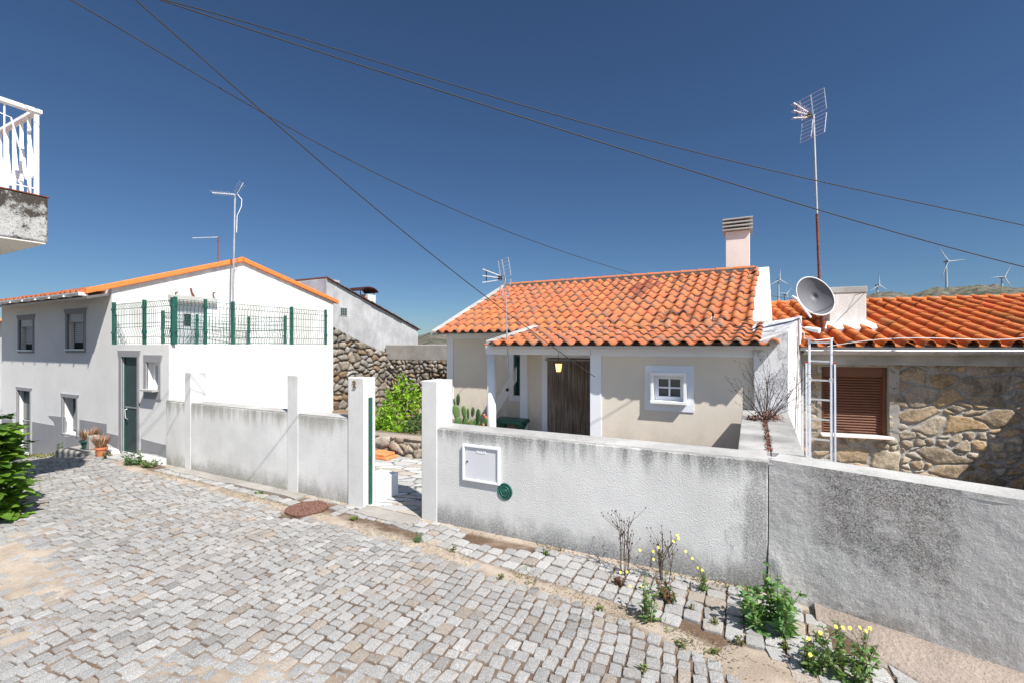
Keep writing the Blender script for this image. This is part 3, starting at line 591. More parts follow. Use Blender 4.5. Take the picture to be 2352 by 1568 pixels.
# ================================================================== GREY HOUSE BEHIND, STONE WALLS
u_g = -11.0; vc0, zc0 = onU(750, 640, u_g); vc1, zc1 = onU(960, 757, u_g)
GH = thing('old_grey_house', 'old weathered grey-white house with raking roof and metal chimney cowl, behind the terrace', 'house', W(u_g, vc0, -3))
b = MB(); b.prism([W(u_g, vc0, -3), W(u_g, vc1, -3), W(u_g, vc1, zc1), W(u_g, vc0, zc0)], U*-5); b.build('wall', M['old_grey'], GH)
MB().prism([W(u_g-.004, vc0-.006, -3), W(u_g-5, vc0-.006, -3), W(u_g-5, vc0-.006, zc0-.45), W(u_g-1.2, vc0-.006, zc0-.06), W(u_g-.004, vc0-.006, zc0)], V*.5).build('side_wall', M['old_violet_shaded'], GH)
b = MB(); dxv = vc1-vc0; dzv = zc1-zc0; k = 12
for i in range(k):
    a0, a1 = i/k, (i+1)/k+.02; z_0, z_1 = zc0+dzv*a0+.01, zc0+dzv*a1+.01; jt = rng.uniform(-.02, .03)
    p_ = lambda uu, a, z: W(uu, vc0+dxv*a, z)
    b.hexa([p_(u_g-5, a0, z_0), p_(u_g+.09+jt, a0, z_0), p_(u_g+.09+jt, a1, z_1), p_(u_g-5, a1, z_1)], [p_(u_g-5, a0, z_0+.045), p_(u_g+.06+jt, a0, z_0+.045), p_(u_g+.06+jt, a1, z_1+.02), p_(u_g-5, a1, z_1+.02)]); cc = (.13, .05, .035) if rng.random() < .4 else (.085, .06, .05); b.c += [cc]*8
b.build('roof', M['tile'], GH)
q = rU(780, 706, 797, 726, u_g)
wn = MB().box(u_g-.1, u_g+.015, q[0], q[1], q[2], q[3]).build('window', M['wall_cap'], GH)
for i in range(3):
    for j in range(3): a0 = q[0]+.02+(q[1]-q[0]-.04)*i/3; z_0 = q[2]+.02+(q[3]-q[2]-.04)*j/3; MB().box(u_g+.016, u_g+.03, a0+.01, a0+(q[1]-q[0]-.04)/3-.01, z_0+.01, z_0+(q[3]-q[2]-.04)/3-.01).build('glass_block', M['glass_green'], wn)
uq = u_g-.5; q = rU(829, 676, 863, 712, uq); qm = onU(845, 0, uq)[0]
ch = MB().box(uq-.5, uq, qm, q[1], q[2]-.4, q[3]).build('chimney', M['white_wall'], GH)
MB().box(uq-.45, uq-.03, q[0]+.05, qm, q[2]-.3, q[3]-.12).build('chimney_flue', M['rust'], ch)
m = MB(); n_ = 10; vm_ = (q[0]+q[1])/2; hw = (q[1]-q[0])/2+.06; zc_ = q[3]+.08
pr_o = [W(uq+.08, vm_+hw*math.cos(a), zc_+.17*math.sin(a)) for a in np.linspace(math.pi, 0, n_)]; pr_i = [W(uq+.08, vm_+(hw-.03)*math.cos(a), zc_+.14*math.sin(a)) for a in np.linspace(0, math.pi, n_)]
m.prism(pr_o+pr_i, U*-.66)
for vv in (q[0]+.03, q[1]-.03): m.bar(W(uq-.05, vv, q[3]-.15), W(uq-.05, vv, q[3]+.16), .02)
m.build('chimney_cowl', M['dark_roof_metal'], ch)

def stone_wall(O, a, n, w_, h_, res, cs, asp, amp, keep=None, pal='dry', thr=(.05, .16), seed=1, warp=.7, thick=.4, name='stone_face', sub=False):
    O, a, n = Vector(O), Vector(a), Vector(n); nx, nz = max(2, int(w_/res)), max(2, int(h_/res))
    S, T = np.meshgrid(np.linspace(0, w_, nx), np.linspace(0, h_, nz), indexing='ij')
    X = S/(cs*asp)+warp*(fbm(S/cs*.5, T/cs*.5, seed+1, 3)-.5)*2; Y_ = T/cs+warp*(fbm(S/cs*.5+7, T/cs*.5+3, seed+2, 3)-.5)*2
    f1, f2, cid, c2 = voro(X, Y_, seed, .9); e = f2-f1; j = sstep(thr[0], thr[1], e+.10*(fbm(S/cs*3, T/cs*3, seed+4, 3)-.5))
    if pal == 'rubble' and sub:
        g1, g2, gid, gc2 = voro(X*2.1+3, Y_*2.1+5, seed+50, .9); sb = c2 > .60; ee = np.minimum(e, (g2-g1)*.5); e = np.where(sb, ee, e); cid = np.where(sb, gid, cid)
        j = sstep(thr[0], thr[1], e+.09*(fbm(S/cs*4, T/cs*4, seed+4, 4)-.5))
    dome = sstep(0, .55, e); hgt = amp*(j*(.45+.35*dome+.5*(c2-.4))) + amp*.5*(fbm(S/cs*2.2, T/cs*2.2, seed+5, 4)-.45)
    g = fbm(S/cs*1.5, T/cs*1.5, seed+6, 4)
    if sub: hgt = amp*(j*(.55+.15*dome+.35*(c2-.4))) + .018*(fbm(S*26, T*26, seed+5, 3)-.45)
    if pal == 'dry':
        base_ = np.array([(.27, .225, .17), (.30, .255, .205), (.21, .19, .165), (.31, .285, .26), (.33, .305, .27), (.25, .17, .105), (.25, .225, .19)])*.95; mort = np.array((.035, .029, .022))
    elif pal == 'rubble':
        base_ = np.array([(.42, .32, .21), (.38, .305, .22), (.45, .38, .285), (.35, .285, .21), (.46, .41, .34), (.42, .35, .27), (.47, .33, .18)]); mort = np.array((.38, .36, .325))
    ci = (cid*len(base_)).astype(int) % len(base_); C = base_[ci]*(.65+.75*g)[..., None]*(.85+.3*c2)[..., None]
    if pal == 'rubble': C = C*(1-.35*sstep(.5, .62, fbm(S*9, T*9, seed+9, 4)))[..., None]
    mm = mort*(.8+.4*g)[..., None]; C = C*j[..., None]+mm*(1-j)[..., None]
    if pal == 'dry': C = C*(1-.0*g)[..., None]
    b = MB(); b.v = [O+a*float(s_)+Z*float(t_)+n*float(h) for s_, t_, h in zip(S.ravel(), T.ravel(), hgt.ravel())]; b.c = C.reshape(-1, 3).tolist()
    idx = np.arange(nx*nz).reshape(nx, nz); sm = (S[:-1, :-1]+S[1:, 1:])/2; tm = (T[:-1, :-1]+T[1:, 1:])/2
    mask = np.ones(sm.shape, bool) if keep is None else keep(sm, tm)
    f = np.stack([idx[:-1, :-1], idx[1:, :-1], idx[1:, 1:], idx[:-1, 1:]], -1)[mask]; b.f = f.reshape(-1, 4).tolist(); b.smooth = True
    return b
def backed(b, poly, vec, c=(.2, .17, .14)):
    n0 = len(b.v); b.prism(poly, vec); b.c += [c]*(len(b.v)-n0); return b
# left retaining wall: the flank below the grey house (faces +u), then the wall across (faces the street)
us_ = -10.9; v_a = onU(757, 0, us_)[0]; v_b = onU(889, 0, us_)[0]
tp = np.array([onU(x, y, us_) for x, y in ((757, 748), (768, 752), (780, 762), (800, 770), (830, 786), (860, 800), (889, 811))])
keep = lambda s_, t_: (t_-2.9) < np.interp(s_+v_a, tp[:, 0], tp[:, 1])+.07*(fbm(s_*4, s_*0, 3)-.5)
b = stone_wall(W(us_, v_a, -2.9), V, U, v_b-v_a+.05, 3.8, .026, .20, 1.45, .10, keep, seed=4, thr=(.05, .17))
backed(b, [W(us_-.03, v_a, -2.9), W(us_-.03, v_b, -2.9)] + [W(us_-.03, float(a), float(c)-.06) for a, c in tp[::-1]], U*-.08)
tag(b.build('dry_stone_wall', M['drystone']), 'tall dry stone wall under the grey house, its top sloping down to the right', 'stone wall')
vw2 = v_b; u1 = us_; u2 = onV(1060, 0, vw2)[0]; zt2 = onV(950, 826, vw2)[1]; zt3 = onV(950, 791, vw2)[1]
RW = thing('dry_stone_wall', 'dark dry stone wall with a rough concrete band on top, beside the orange-roofed cottage', 'stone wall', W(u1, vw2, -2.9))
b = stone_wall(W(u1-.02, vw2, -2.9), U, -V, u2-u1, zt2+2.9, .024, .145, 1.4, .11, seed=12, thr=(.05, .17)); backed(b, [W(u1, vw2+.03, -2.9), W(u2, vw2+.03, -2.9), W(u2, vw2+.03, zt2), W(u1, vw2+.03, zt2)], V*.45)
b.build('stone_face', M['drystone'], RW)
b = MB(); b.box(u1-.03, u2, vw2-.05, vw2+.4, zt2-.02, zt3); b.build('concrete_band', M['concrete'], RW, bevel=.03)
# low stone wall across the garden + raised bed soil
b = stone_wall(W(-7.6, 6.12, -1.93), U, -V, 3.9, .36, .02, .17, 1.5, .06, seed=22, pal='rubble', thr=(.04, .12)); backed(b, [W(-7.6, 6.15, -1.93), W(-3.7, 6.15, -1.93), W(-3.7, 6.15, -1.57), W(-7.6, 6.15, -1.57)], V*.3, (.36, .30, .24))
tag(b.build('low_stone_wall', M['stone']), 'low rubble retaining wall at the back of the marble courtyard', 'stone wall')
b = MB(); b.box(-9.5, -3.3, 6.4, 8.7, -2.3, -1.66); b.c = [(.2, .14, .09)]*8; struct(b.build('garden_soil', M['soil']))
a0, a1 = onV(862, 0, 5.8)[0], onV(896, 0, 5.8)[0]
b = MB().box(a0-.1, a1, 5.72, 6.0, -1.875, -1.83).hexa([W(a0-.1, 5.74, -1.829), W(a1-.07, 5.74, -1.829), W(a1-.07, 6.0, -1.829), W(a0-.1, 6.0, -1.829)], [W(a0-.1, 5.74, -1.78), W(a1-.07, 5.74, -1.79), W(a1-.07, 6.0, -1.79), W(a0-.1, 6.0, -1.78)])
tag(b.build('clay_coping', M['orange_clay'], bevel=.01), 'orange clay coping slab lying by the low stone wall inside the gate', 'clay slab')
# ================================================================== STREET WALLS
zw = -.865
def capped(b, u0, u1, v0, v1, z0, z1): b.box(u0, u1, v0, v1, z0, z1)
GW = thing('garden_wall', 'weathered white boundary wall left of the gate, stepped with three raised piers', 'wall', W(-6, 3.97, -1.93))
vw0 = 3.985; v1_ = 4.20
b = MB(); b.box(-8.262, -4.235, vw0, v1_, -2.0, zw-.012); b.build('wall', M['garden_wall'], GW, bevel=.008)
b = MB(); b.box(-8.262, -7.72, vw0+.004, v1_+.004, zw-.012, zw+.003).box(-7.56, -5.34, vw0+.004, v1_+.004, zw-.012, zw+.003).box(-5.13, -4.235, vw0+.004, v1_+.004, zw-.012, zw+.003); b.build('wall_cap', M['wall_cap'], GW)
for a0, a1, tz in ((-7.72, -7.56, -.40), (-5.34, -5.13, -.375)): MB().box(a0, a1, vw0-.004, v1_+.006, -2.0, tz).build('pier', M['pier'], GW, bevel=.008)
MB().box(-4.235, -3.98, vw0-.012, 4.165, -2.0, -.371).build('gate_pier', M['pier'], GW, bevel=.008)
MB().box(-4.235, -3.93, 4.17, 4.52, -2.0, -1.60).build('pier_foot', M['white_wall'], GW, bevel=.01)
q = onU(849, 912, -3.98); q2 = onU(856, 1165, -3.98)
gp = MB().box(-3.985, -3.955, q[0]-.02, q[0]+.022, -1.89, q[1]); gp.box(-3.957, -3.95, q[0]-.012, q[0]+.014, -1.4, -1.3)
tag(gp.build('gate_jamb', M['green_metal']), 'narrow green steel gate jamb fixed to the bright side of the numbered pier', 'gate post')
def text(name, s, size, mat, origin, ax, up, nrm, depth=.006, parent=None, bold=False):
    cu = bpy.data.curves.new(name, 'FONT'); cu.body = s; cu.size = size; cu.extrude = depth; cu.align_x = 'CENTER'; cu.align_y = 'CENTER'; cu.offset = size*.012 if bold else 0
    o = bpy.data.objects.new(name, cu); col.objects.link(o); bpy.context.view_layer.update()
    me = bpy.data.meshes.new_from_object(o); bpy.data.objects.remove(o); ax, up, nrm = Vector(ax), Vector(up), Vector(nrm)
    b = MB(); b.v = [Vector(origin)+ax*p.co.x+up*p.co.y+nrm*p.co.z for p in me.vertices]; b.f = [tuple(p.vertices) for p in me.polygons]; return b.build(name, mat, parent)
q = onV(815, 882, vw0-.012); o = text('house_number', '2', .115, M['number'], W(q[0], vw0-.022, q[1]), U, Z, -V, .006, bold=True); tag(o, 'brass house number 2 on the pier left of the gate', 'house number')
SW = thing('street_wall', 'long low streaked white wall right of the gate, ending in a tall pier', 'wall', W(-1.5, 4.02, -1.93))
vs0, vs1 = 4.00, 4.27
b = MB(); b.box(-3.145, .165, vs0, vs1, -2.0, zw-.015); b.build('wall', M['street_wall'], SW, bevel=.01)
b = MB(); N = 40
for i in range(N):
    a0, a1 = -2.93+3.095*i/N, -2.93+3.095*(i+1)/N; e0, e1 = [.010*float(vnoise(a*7, 3, 2)) for a in (a0, a1)]
    b.hexa([W(a0, vs0+.001+e0*.6, zw-.02), W(a1, vs0+.001+e1*.6, zw-.02), W(a1, vs1+.01, zw-.02), W(a0, vs1+.01, zw-.02)], [W(a0, vs0+.006+e0*.6, zw-.006+e0*.5), W(a1, vs0+.006+e1*.6, zw-.006+e1*.5), W(a1, vs1+.01, zw), W(a0, vs1+.01, zw)])
b.build('wall_cap', M['wall_cap'], SW)
MB().box(-3.15, -2.94, vs0-.006, 4.29, -2.0, -.372).build('gate_pier', M['pier'], SW, bevel=.01)
# meter box in the wall
u0, u1, z0, z1 = rV(1065, 1022, 1150, 1106, vs0)
MBx = thing('water_meter_box', 'white water meter cabinet set in the street wall, lettering at its top', 'meter box', W((u0+u1)/2, vs0, z0))
b = MB(); k = .025; P_ = .03; b.box(u0, u0+k, vs0-P_, vs0, z0, z1).box(u1-k, u1, vs0-P_, vs0, z0, z1).box(u0+k, u1-k, vs0-P_, vs0, z0, z0+k).box(u0+k, u1-k, vs0-P_, vs0, z1-k, z1); b.build('frame', M['white_pvc'], MBx, bevel=.004)
d = MB().box(u0+k+.003, u1-k-.003, vs0-.015, vs0-.001, z0+k+.003, z1-k-.003).build('door', plain('cabinet_door', (.56, .565, .60), .5, var=.02), MBx, bevel=.003)
MB().lathe(W(u0+k+.03, vs0-.016, (z0+z1)/2+.01), [(.009, 0), (.009, .008), (.004, .009)], 10, -V).build('lock', M['black'], d)
text('lettering', 'ÁGUA', .042, M['white_paint'], W((u0+u1)/2, vs0-.017, z1-.065), U, Z, -V, .002, d, True)
q = onV(1160, 1127, vs0); b = MB(); b.lathe(W(q[0], vs0+.005, q[1]), [(.083, 0), (.083, .012), (.074, .016), (.070, .009), (.052, .010), (.048, .017), (.040, .010), (.026, .012), (.022, .018), (.012, .012), (.008, .02), (.001, .02)], 28, -V)
tag(b.build('round_cover', M['green_metal'], smooth=False), 'round dark green valve cover set in the wall below the meter cabinet', 'cover')
# rough rendered wall to the right (turns towards the camera)
RWL = thing('rough_rendered_wall', 'rough grey mould-stained wall running to the right edge, beyond the vertical crack', 'wall', W(1.5, 3.6, -1.93))
da = Vector((1, -.335)).normalized(); RA = U*da.x+V*da.y; RN = U*da.y-V*da.x   # along, outward
S_, T_ = np.meshgrid(np.linspace(0, 4.4, 190), np.linspace(0, 1.035, 52), indexing='ij')
hg = .005*(fbm(S_*22, T_*22, 31, 4)-.5)+.020*(fbm(S_*1.4, T_*1.4, 32, 2)-.5) + .035*sstep(.32, .0, S_)*sstep(.55, .0, T_)*(fbm(S_*9, T_*9, 3)+.2)
O = W(.17, 4.0, -1.93); b = MB(); b.v = [O+RA*float(s_)+Z*float(t_*1.03)+RN*float(h) for s_, t_, h in zip(S_.ravel(), T_.ravel(), hg.ravel())]
idx = np.arange(S_.size).reshape(S_.shape); b.f = np.stack([idx[:-1, :-1], idx[1:, :-1], idx[1:, 1:], idx[:-1, 1:]], -1).reshape(-1, 4).tolist()
b.hexa([O-RN*.04, O+RA*4.4-RN*.04, O+RA*4.4-RN*.27, O-RN*.27], [O-RN*.04+Z*1.05, O+RA*4.4-RN*.04+Z*1.05, O+RA*4.4-RN*.27+Z*1.05, O-RN*.27+Z*1.05]); b.build('wall', M['rough_wall'], RWL, smooth=False)
b = MB(); N = 44
for i in range(N):
    a0, a1 = 4.4*i/N, 4.4*(i+1)/N; e0, e1 = [-.012+.012*float(vnoise(a*6, 8, 2)) for a in (a0, a1)]; p, q_ = O+RA*a0, O+RA*a1
    b.hexa([p+RN*e0+Z*1.03, q_+RN*e1+Z*1.03, q_-RN*.28+Z*1.03, p-RN*.28+Z*1.03], [p+RN*(e0-.008)+Z*(1.050+e0*.5), q_+RN*(e1-.008)+Z*(1.050+e1*.5), q_-RN*.28+Z*1.065, p-RN*.28+Z*1.065])
b.build('wall_cap', M['wall_cap'], RWL)
# cross wall up to the house with its two cap slabs
CWL = thing('cross_wall', 'broad low wall with grey weathered top running back to the house, red-stemmed weed on it', 'wall', W(.2, 5.5, -1.93))
b = MB(); b.hexa([W(-.03, 4.26, -2), W(.42, 4.26, -2), W(.505, 6.95, -2), W(.0, 6.95, -2)], [W(-.03, 4.26, zw-.035), W(.42, 4.26, zw-.035), W(.505, 6.95, zw-.035), W(.0, 6.95, zw-.035)]); b.build('wall', M['wedge'], CWL)
b = MB()
for (v0, v1) in ((4.28, 5.10), (5.105, 6.0), (6.005, 6.95)):
    for h0_, h1_ in ((0, .5), (.515, 1)):
        def ue(v, t): a_ = -.045+(.03)*(v-4.26)/2.7; c_ = .43+.09*(v-4.26)/2.7; return a_+(c_-a_)*t
        b.hexa([W(ue(v0, h0_), v0, zw-.036), W(ue(v0, h1_), v0, zw-.036), W(ue(v1, h1_), v1, zw-.036), W(ue(v1, h0_), v1, zw-.036)], [W(ue(v0, h0_), v0, zw+.002), W(ue(v0, h1_), v0, zw+.002), W(ue(v1, h1_), v1, zw+.002), W(ue(v1, h0_), v1, zw+.002)])
b.build('cap_slab', M['cap_dark'], CWL, bevel=.006)

# ================================================================== MAIN COTTAGE
v1f, vd, vm = 7.02, 7.95, 8.95; ur = .30; uL = -6.28; upl = onV(1358, 0, v1f)[0]
MH = thing('cottage', 'small cream cottage with wavy orange tile roof, porch and bead-curtain door', 'house', W(-2, vd, -1.9))
gf = -2.1; zb_ = -.15
win = (1498, 856, 1576, 921)
b = MB(); h = hole(*win, v1f, upl, gf, .12); b.facade(W(upl, v1f, gf), U, -V, ur-upl, .05-gf, [h])
b.quad(W(upl, vd, gf), W(upl, v1f, gf), W(upl, v1f, .05), W(upl, vd, .05)); b.quad(W(ur, v1f, gf), W(ur, 12.5, gf), W(ur, 12.5, .05), W(ur, v1f, .05)); b.build('front_wall', M['cream'], MH)
ud = onV(1195, 0, vd)[0]
dq = rV(1258, 822, 1356, 1045, vd); dz0 = -1.88
b = MB(); b.facade(W(ud, vd, gf), U, -V, upl+.3-ud, .25-gf, [(dq[0]-ud, dq[1]-ud, dz0-gf, dq[3]-gf, .14)]); b.quad(W(ud, vm, gf), W(ud, vd, gf), W(ud, vd, .3), W(ud, vm, .3)); b.build('entrance_wall', M['cream_dark'] if 'cream_dark' in M else M['cream'], MH)
mw = (1180, 812, 1215, 908)
b = MB(); b.facade(W(uL, vm, gf), U, -V, ud+.6-uL, .36-gf, [hole(*mw, vm, uL, gf, .12)]); b.quad(W(uL, 14.8, gf), W(uL, vm, gf), W(uL, vm, .36), W(uL, 14.8, .36)); b.build('recessed_wall', M['cream'], MH)
vrd, zrd = 12.0, 1.745; sl_ = (zrd-.30)/(vrd-8.55)
b = MB(); b.prism([W(uL+.05, 9.0, -.2), W(uL+.05, 15, -.2), W(uL+.05, 15, .3), W(uL+.05, 12, 1.58), W(uL+.05, 9.0, .36)], U*6.3); b.build('gable_wall', M['white_wall'], MH)
# trims
b = MB(); c_ = rV(1027, 780, 1043, 860, vm); b.box(uL-.01, uL+.17, vm-.015, vm+.03, gf, .36); b.box(uL, ud+.02, vm-.018, vm, .17, .36)
b.box(ud-.0, ud+.16, vd-.015, vd+.03, gf, .2)
fq = rV(1246, 815, 1258, 900, vd); b.box(dq[0]-.11, dq[0]-.002, vd-.018, vd+.05, gf, dq[3]+.10); b.box(dq[0], upl+.1, vd-.018, vd+.02, dq[3]+.002, dq[3]+.10)
b.box(upl-.012, upl+.165, v1f-.018, v1f+.03, gf, -.15); b.box(upl-.012, ur, v1f-.022, v1f, -.15, .04); b.build('white_trim', M['trim_white'], MH)
b = MB(); ucl = onV(1117, 0, v1f)[0]; b.box(ucl, upl, v1f-.022, v1f+.18, -.14, .04); b.box(ucl, ucl+.16, v1f+.18, vm, -.14, .02); b.build('porch_beam', M['trim_white'], MH)
MB().quad(W(ucl, v1f, .0), W(upl+.2, v1f, .0), W(upl+.2, vm, .22), W(ucl, vm, .22)).build('porch_ceiling', M['soffit'], MH)
uc = onV(1129, 0, v1f+.09)[0]; b = MB(); b.lathe(W(uc, v1f+.09, -1.95), [(.085, 0), (.083, .6), (.078, 1.81)], 28); b.smooth = True; b.build('column', M['white_pc'] if 'white_pc' in M else M['trim_white'], MH)
# front window
u0, u1, z0, z1 = rV(*win, v1f); t0 = rV(1481, 839, 1594, 943, v1f)
b = MB(); b.box(t0[0], u0, v1f-.012, v1f+.01, t0[2], t0[3]).box(u1, t0[1], v1f-.012, v1f+.01, t0[2], t0[3]).box(u0, u1, v1f-.012, v1f+.01, t0[2], z0).box(u0, u1, v1f-.012, v1f+.01, z1, t0[3]); b.build('window_band', M['trim_white'], MH)
wn = MB().box(u0-.01, u0+.03, v1f-.09, v1f+.03, z0, z1).box(u1-.03, u1+.01, v1f-.09, v1f+.03, z0, z1).box(u0-.015, u1+.015, v1f-.10, v1f+.03, z1-.035, z1+.012).box(u0-.015, u1+.015, v1f-.10, v1f+.03, z0-.03, z0+.01).build('window', M['white_paint'], MH, bevel=.003)
b = MB(); k = .055; b.box(u0+.03, u0+k+.03, v1f+.03, v1f+.07, z0+.01, z1-.035).box(u1-k-.03, u1-.03, v1f+.03, v1f+.07, z0+.01, z1-.035).box(u0+.03+k, u1-.03-k, v1f+.03, v1f+.07, z0+.01, z0+.07).box(u0+.03+k, u1-.03-k, v1f+.03, v1f+.07, z1-.09, z1-.035)
um, zm = (u0+u1)/2, (z0+z1)/2-.01; b.box(um-.013, um+.013, v1f+.045, v1f+.06, z0+.07, z1-.09).box(u0+.085, um-.0131, v1f+.045, v1f+.06, zm-.012, zm+.012).box(um+.0131, u1-.085, v1f+.045, v1f+.06, zm-.012, zm+.012); b.build('frame', M['trim_white'], wn)
MB().box(u0+.03, u1-.03, v1f+.075, v1f+.08, z0, z1).build('pane', M['glass_net'], wn)
# recessed green shuttered window
u0, u1, z0, z1 = rV(*mw, vm); b = MB(); b.box(u0-.10, u0, vm-.015, vm+.01, z0-.12, z1+.05).box(u0, u1+.1, vm-.015, vm+.01, z0-.12, z0); b.build('window_band', M['trim_white'], MH)
wn = MB().box(u0+.01, u0+.05, vm+.03, vm+.08, z0, z1).box(u0, u1, vm+.085, vm+.10, z0, z1).build('window', M['green_metal'], MH)
m = MB(); zz = zm = (z0+z1)/2+.05
while zz < z1: m.hexa([W(u0+.06, vm+.03, zz), W(u1, vm+.03, zz), W(u1, vm+.07, zz+.02), W(u0+.06, vm+.07, zz+.02)], [W(u0+.06, vm+.03, zz+.012), W(u1, vm+.03, zz+.012), W(u1, vm+.07, zz+.032), W(u0+.06, vm+.07, zz+.032)]); zz += .042
m.build('shutter', M['green_metal'], wn)
# door + bead curtain
u0, u1, z0, z1 = dq; d = MB().box(u0+.003, u1-.003, vd+.09, vd+.13, dz0, z1-.003).build('door', M['dark'], MH)
m = MB(); x = u0+.01; MBr = random.Random(4)
while x < u1+.25:
    pts = [W(x+MBr.gauss(0, .002), vd-.03+MBr.gauss(0, .004), zq) for zq in np.linspace(dz0+.02, z1-.04, 5)]; m.tube(pts, .0075, 4, cap=False); x += .0165
cu_ = m.build('bead_curtain', M['bead'], MH); MB().box(u0-.03, u1+.28, vd-.05, vd-.01, z1-.05, z1-.015).build('curtain_rail', M['trim_grey'], cu_)
# roofs
def rp(u, v): return W(u, v, .30+sl_*(v-8.55))
dt = (V + Z*sl_).normalized(); pitch = (vrd-8.5)/dt.dot(V)
b = MB(); b.hexa([rp(uL-.08, 8.6)-Z*.06, rp(.2, 8.6)-Z*.06, rp(.34, vrd)-Z*.06, rp(uL-.08, vrd)-Z*.06], [rp(uL-.08, 8.6)-Z*.04, rp(.2, 8.6)-Z*.04, rp(.34, vrd)-Z*.04, rp(uL-.08, vrd)-Z*.04])
b.hexa([rp(uL, vrd)-Z*.06, rp(.3, vrd)-Z*.06, W(.3, 15.2, .4), W(uL, 15.2, .4)], [rp(uL, vrd)-Z*.012, rp(.3, vrd)-Z*.012, W(.3, 15.2, .45), W(uL, 15.2, .45)])
roof = b.build('roof', M['soffit'], MH)
npw = .222; tl = MB(); TC = (.44, .142, .060)
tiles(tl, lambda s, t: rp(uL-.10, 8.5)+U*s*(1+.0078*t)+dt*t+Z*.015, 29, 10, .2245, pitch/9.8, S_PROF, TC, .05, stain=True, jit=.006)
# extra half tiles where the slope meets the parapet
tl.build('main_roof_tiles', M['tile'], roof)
b = MB(); 
for i in range(16):
    a0 = uL+.08+6.4*i/16; a1 = a0+.43; r_ = .085
    n0 = len(b.v); 
    for uu, rr in ((a0, r_+.012), (a1, r_-.004)):
        for a in np.linspace(-.15, math.pi+.15, 9): b.v.append(W(uu, vrd+.03+rr*1.15*math.cos(a), zrd+.045+rr*math.sin(a)))
    for k in range(8): b.f.append((n0+k, n0+k+1, n0+10+k, n0+9+k))
    cc = [q*rng.gauss(1, .06) for q in TC]; b.c += [cc]*18
b.smooth = True; b.build('ridge_tiles', M['tile'], roof)
b = MB(); b.box(uL, .25, vrd-.09, vrd-.02, zrd-.03, zrd+.075); b.build('ridge_mortar', plain('dark_mortar', (.12, .11, .10), .9, var=.4, sc_=30), roof)
# left rake: white mortar band
b = MB(); b.hexa([rp(uL-.16, 8.52)-Z*.05, rp(uL+.02, 8.52)-Z*.05, rp(uL+.02, vrd)-Z*.05, rp(uL-.16, vrd)-Z*.05], [rp(uL-.16, 8.52)+Z*.07, rp(uL+.02, 8.52)+Z*.07, rp(uL+.02, vrd+.03)+Z*.08, rp(uL-.16, vrd+.03)+Z*.08]); b.build('rake_band', M['wall_cap'], roof, bevel=.01)
# porch roof
ve, vk = 6.72, 8.72; s2 = (.335-.0)/(vk-ve); dt2 = (V+Z*s2).normalized(); L2 = (vk-ve)/dt2.dot(V)
def pp(u, v): return W(u, v, .0+s2*(v-ve))
tl = MB(); upr0 = onV(1112, 0, ve)[0]
def ptile(s, t):
    v_ = ve+t*dt2.dot(V); return pp(upr0, v_)+U*s*(1+.016*t)+Z*.012
tiles(tl, ptile, 20, 6, .218, L2/5.7, S_PROF, (.41, .134, .060), .045, stain=True, lift=.024)
b = MB(); b.hexa([pp(upr0+.05, ve+.1)-Z*.06, pp(.30, ve+.1)-Z*.06, pp(.42, vk)-Z*.06, pp(upr0+.05, vk)-Z*.06], [pp(upr0+.05, ve+.1)-Z*.012, pp(.30, ve+.1)-Z*.012, pp(.42, vk)-Z*.012, pp(upr0+.05, vk)-Z*.012])
pr_ = b.build('porch_roof', M['soffit'], MH); tl.build('porch_roof_tiles', M['tile'], pr_)
MB().hexa([pp(upr0-.02, ve+.08), pp(upr0+.14, ve+.08), pp(upr0+.14, vk), pp(upr0-.02, vk)], [pp(upr0-.02, ve+.08)+Z*.085, pp(upr0+.14, ve+.08)+Z*.085, pp(upr0+.14, vk)+Z*.10, pp(upr0-.02, vk)+Z*.10]).build('rake_band', M['wall_cap'], pr_, bevel=.01)
# parapet on the right rake, then the wedge shaped end wall
b = MB(); b.hexa([W(.12, 8.7, -.5), W(.42, 8.7, -.5), W(.52, 12.1, -.5), W(.24, 12.1, -.5)], [rp(.12, 8.7)+Z*.07, rp(.42, 8.7)+Z*.07, rp(.52, 12.1)+Z*.05, rp(.24, 12.1)+Z*.05]); b.build('parapet', M['white_wall'], MH, bevel=.015)
chq = rV(1667, 520, 1722, 625, 12.35)
b = MB(); b.box(chq[0], chq[1], 12.2, 12.75, .8, onV(1690, 531, 12.2)[1]); ch = b.build('chimney', M['chimney'], MH, bevel=.01)
zc = onV(1690, 531, 12.2)[1]; b = MB()
for k in range(4): b.box(chq[0]-.07, chq[1]+.06, 12.12, 12.82, zc+.01+.085*k, zc+.045+.085*k)
b.build('chimney_louvre', M['wall_cap'], ch, bevel=.004); MB().box(chq[0]+.05, chq[1]-.05, 12.27, 12.7, zc, zc+.26).build('flue', M['dark'], ch)
A_ = onV(1728, 0, 6.95); C_ = at(1808, 0, 5.96); C_.z = 0; Dp = Vector((4.47+.02, 7.06, 0)); Ap = W(.115, 6.95, 0); B2 = W(.12, 8.7, 0)
b = MB(); b.hexa([Ap-Z*2, C_-Z*2, Dp-Z*2, B2-Z*2], [Ap+Z*.045, C_+Z*.20, Dp+Z*.47, B2+Z*.36])
fw = b.build('party_wall', M['wedge'], None, bevel=.012); tag(fw, 'wedge-shaped mould-stained party wall with sloping top between the cottage and the stone house', 'wall')
b = MB(); nn_ = (Dp-C_).normalized(); on = Vector((nn_.y, -nn_.x, 0)); b.quad(C_+on*.004-Z*2, Dp+on*.004-Z*2, Dp+on*.004+Z*.47, C_+on*.004+Z*.20); 
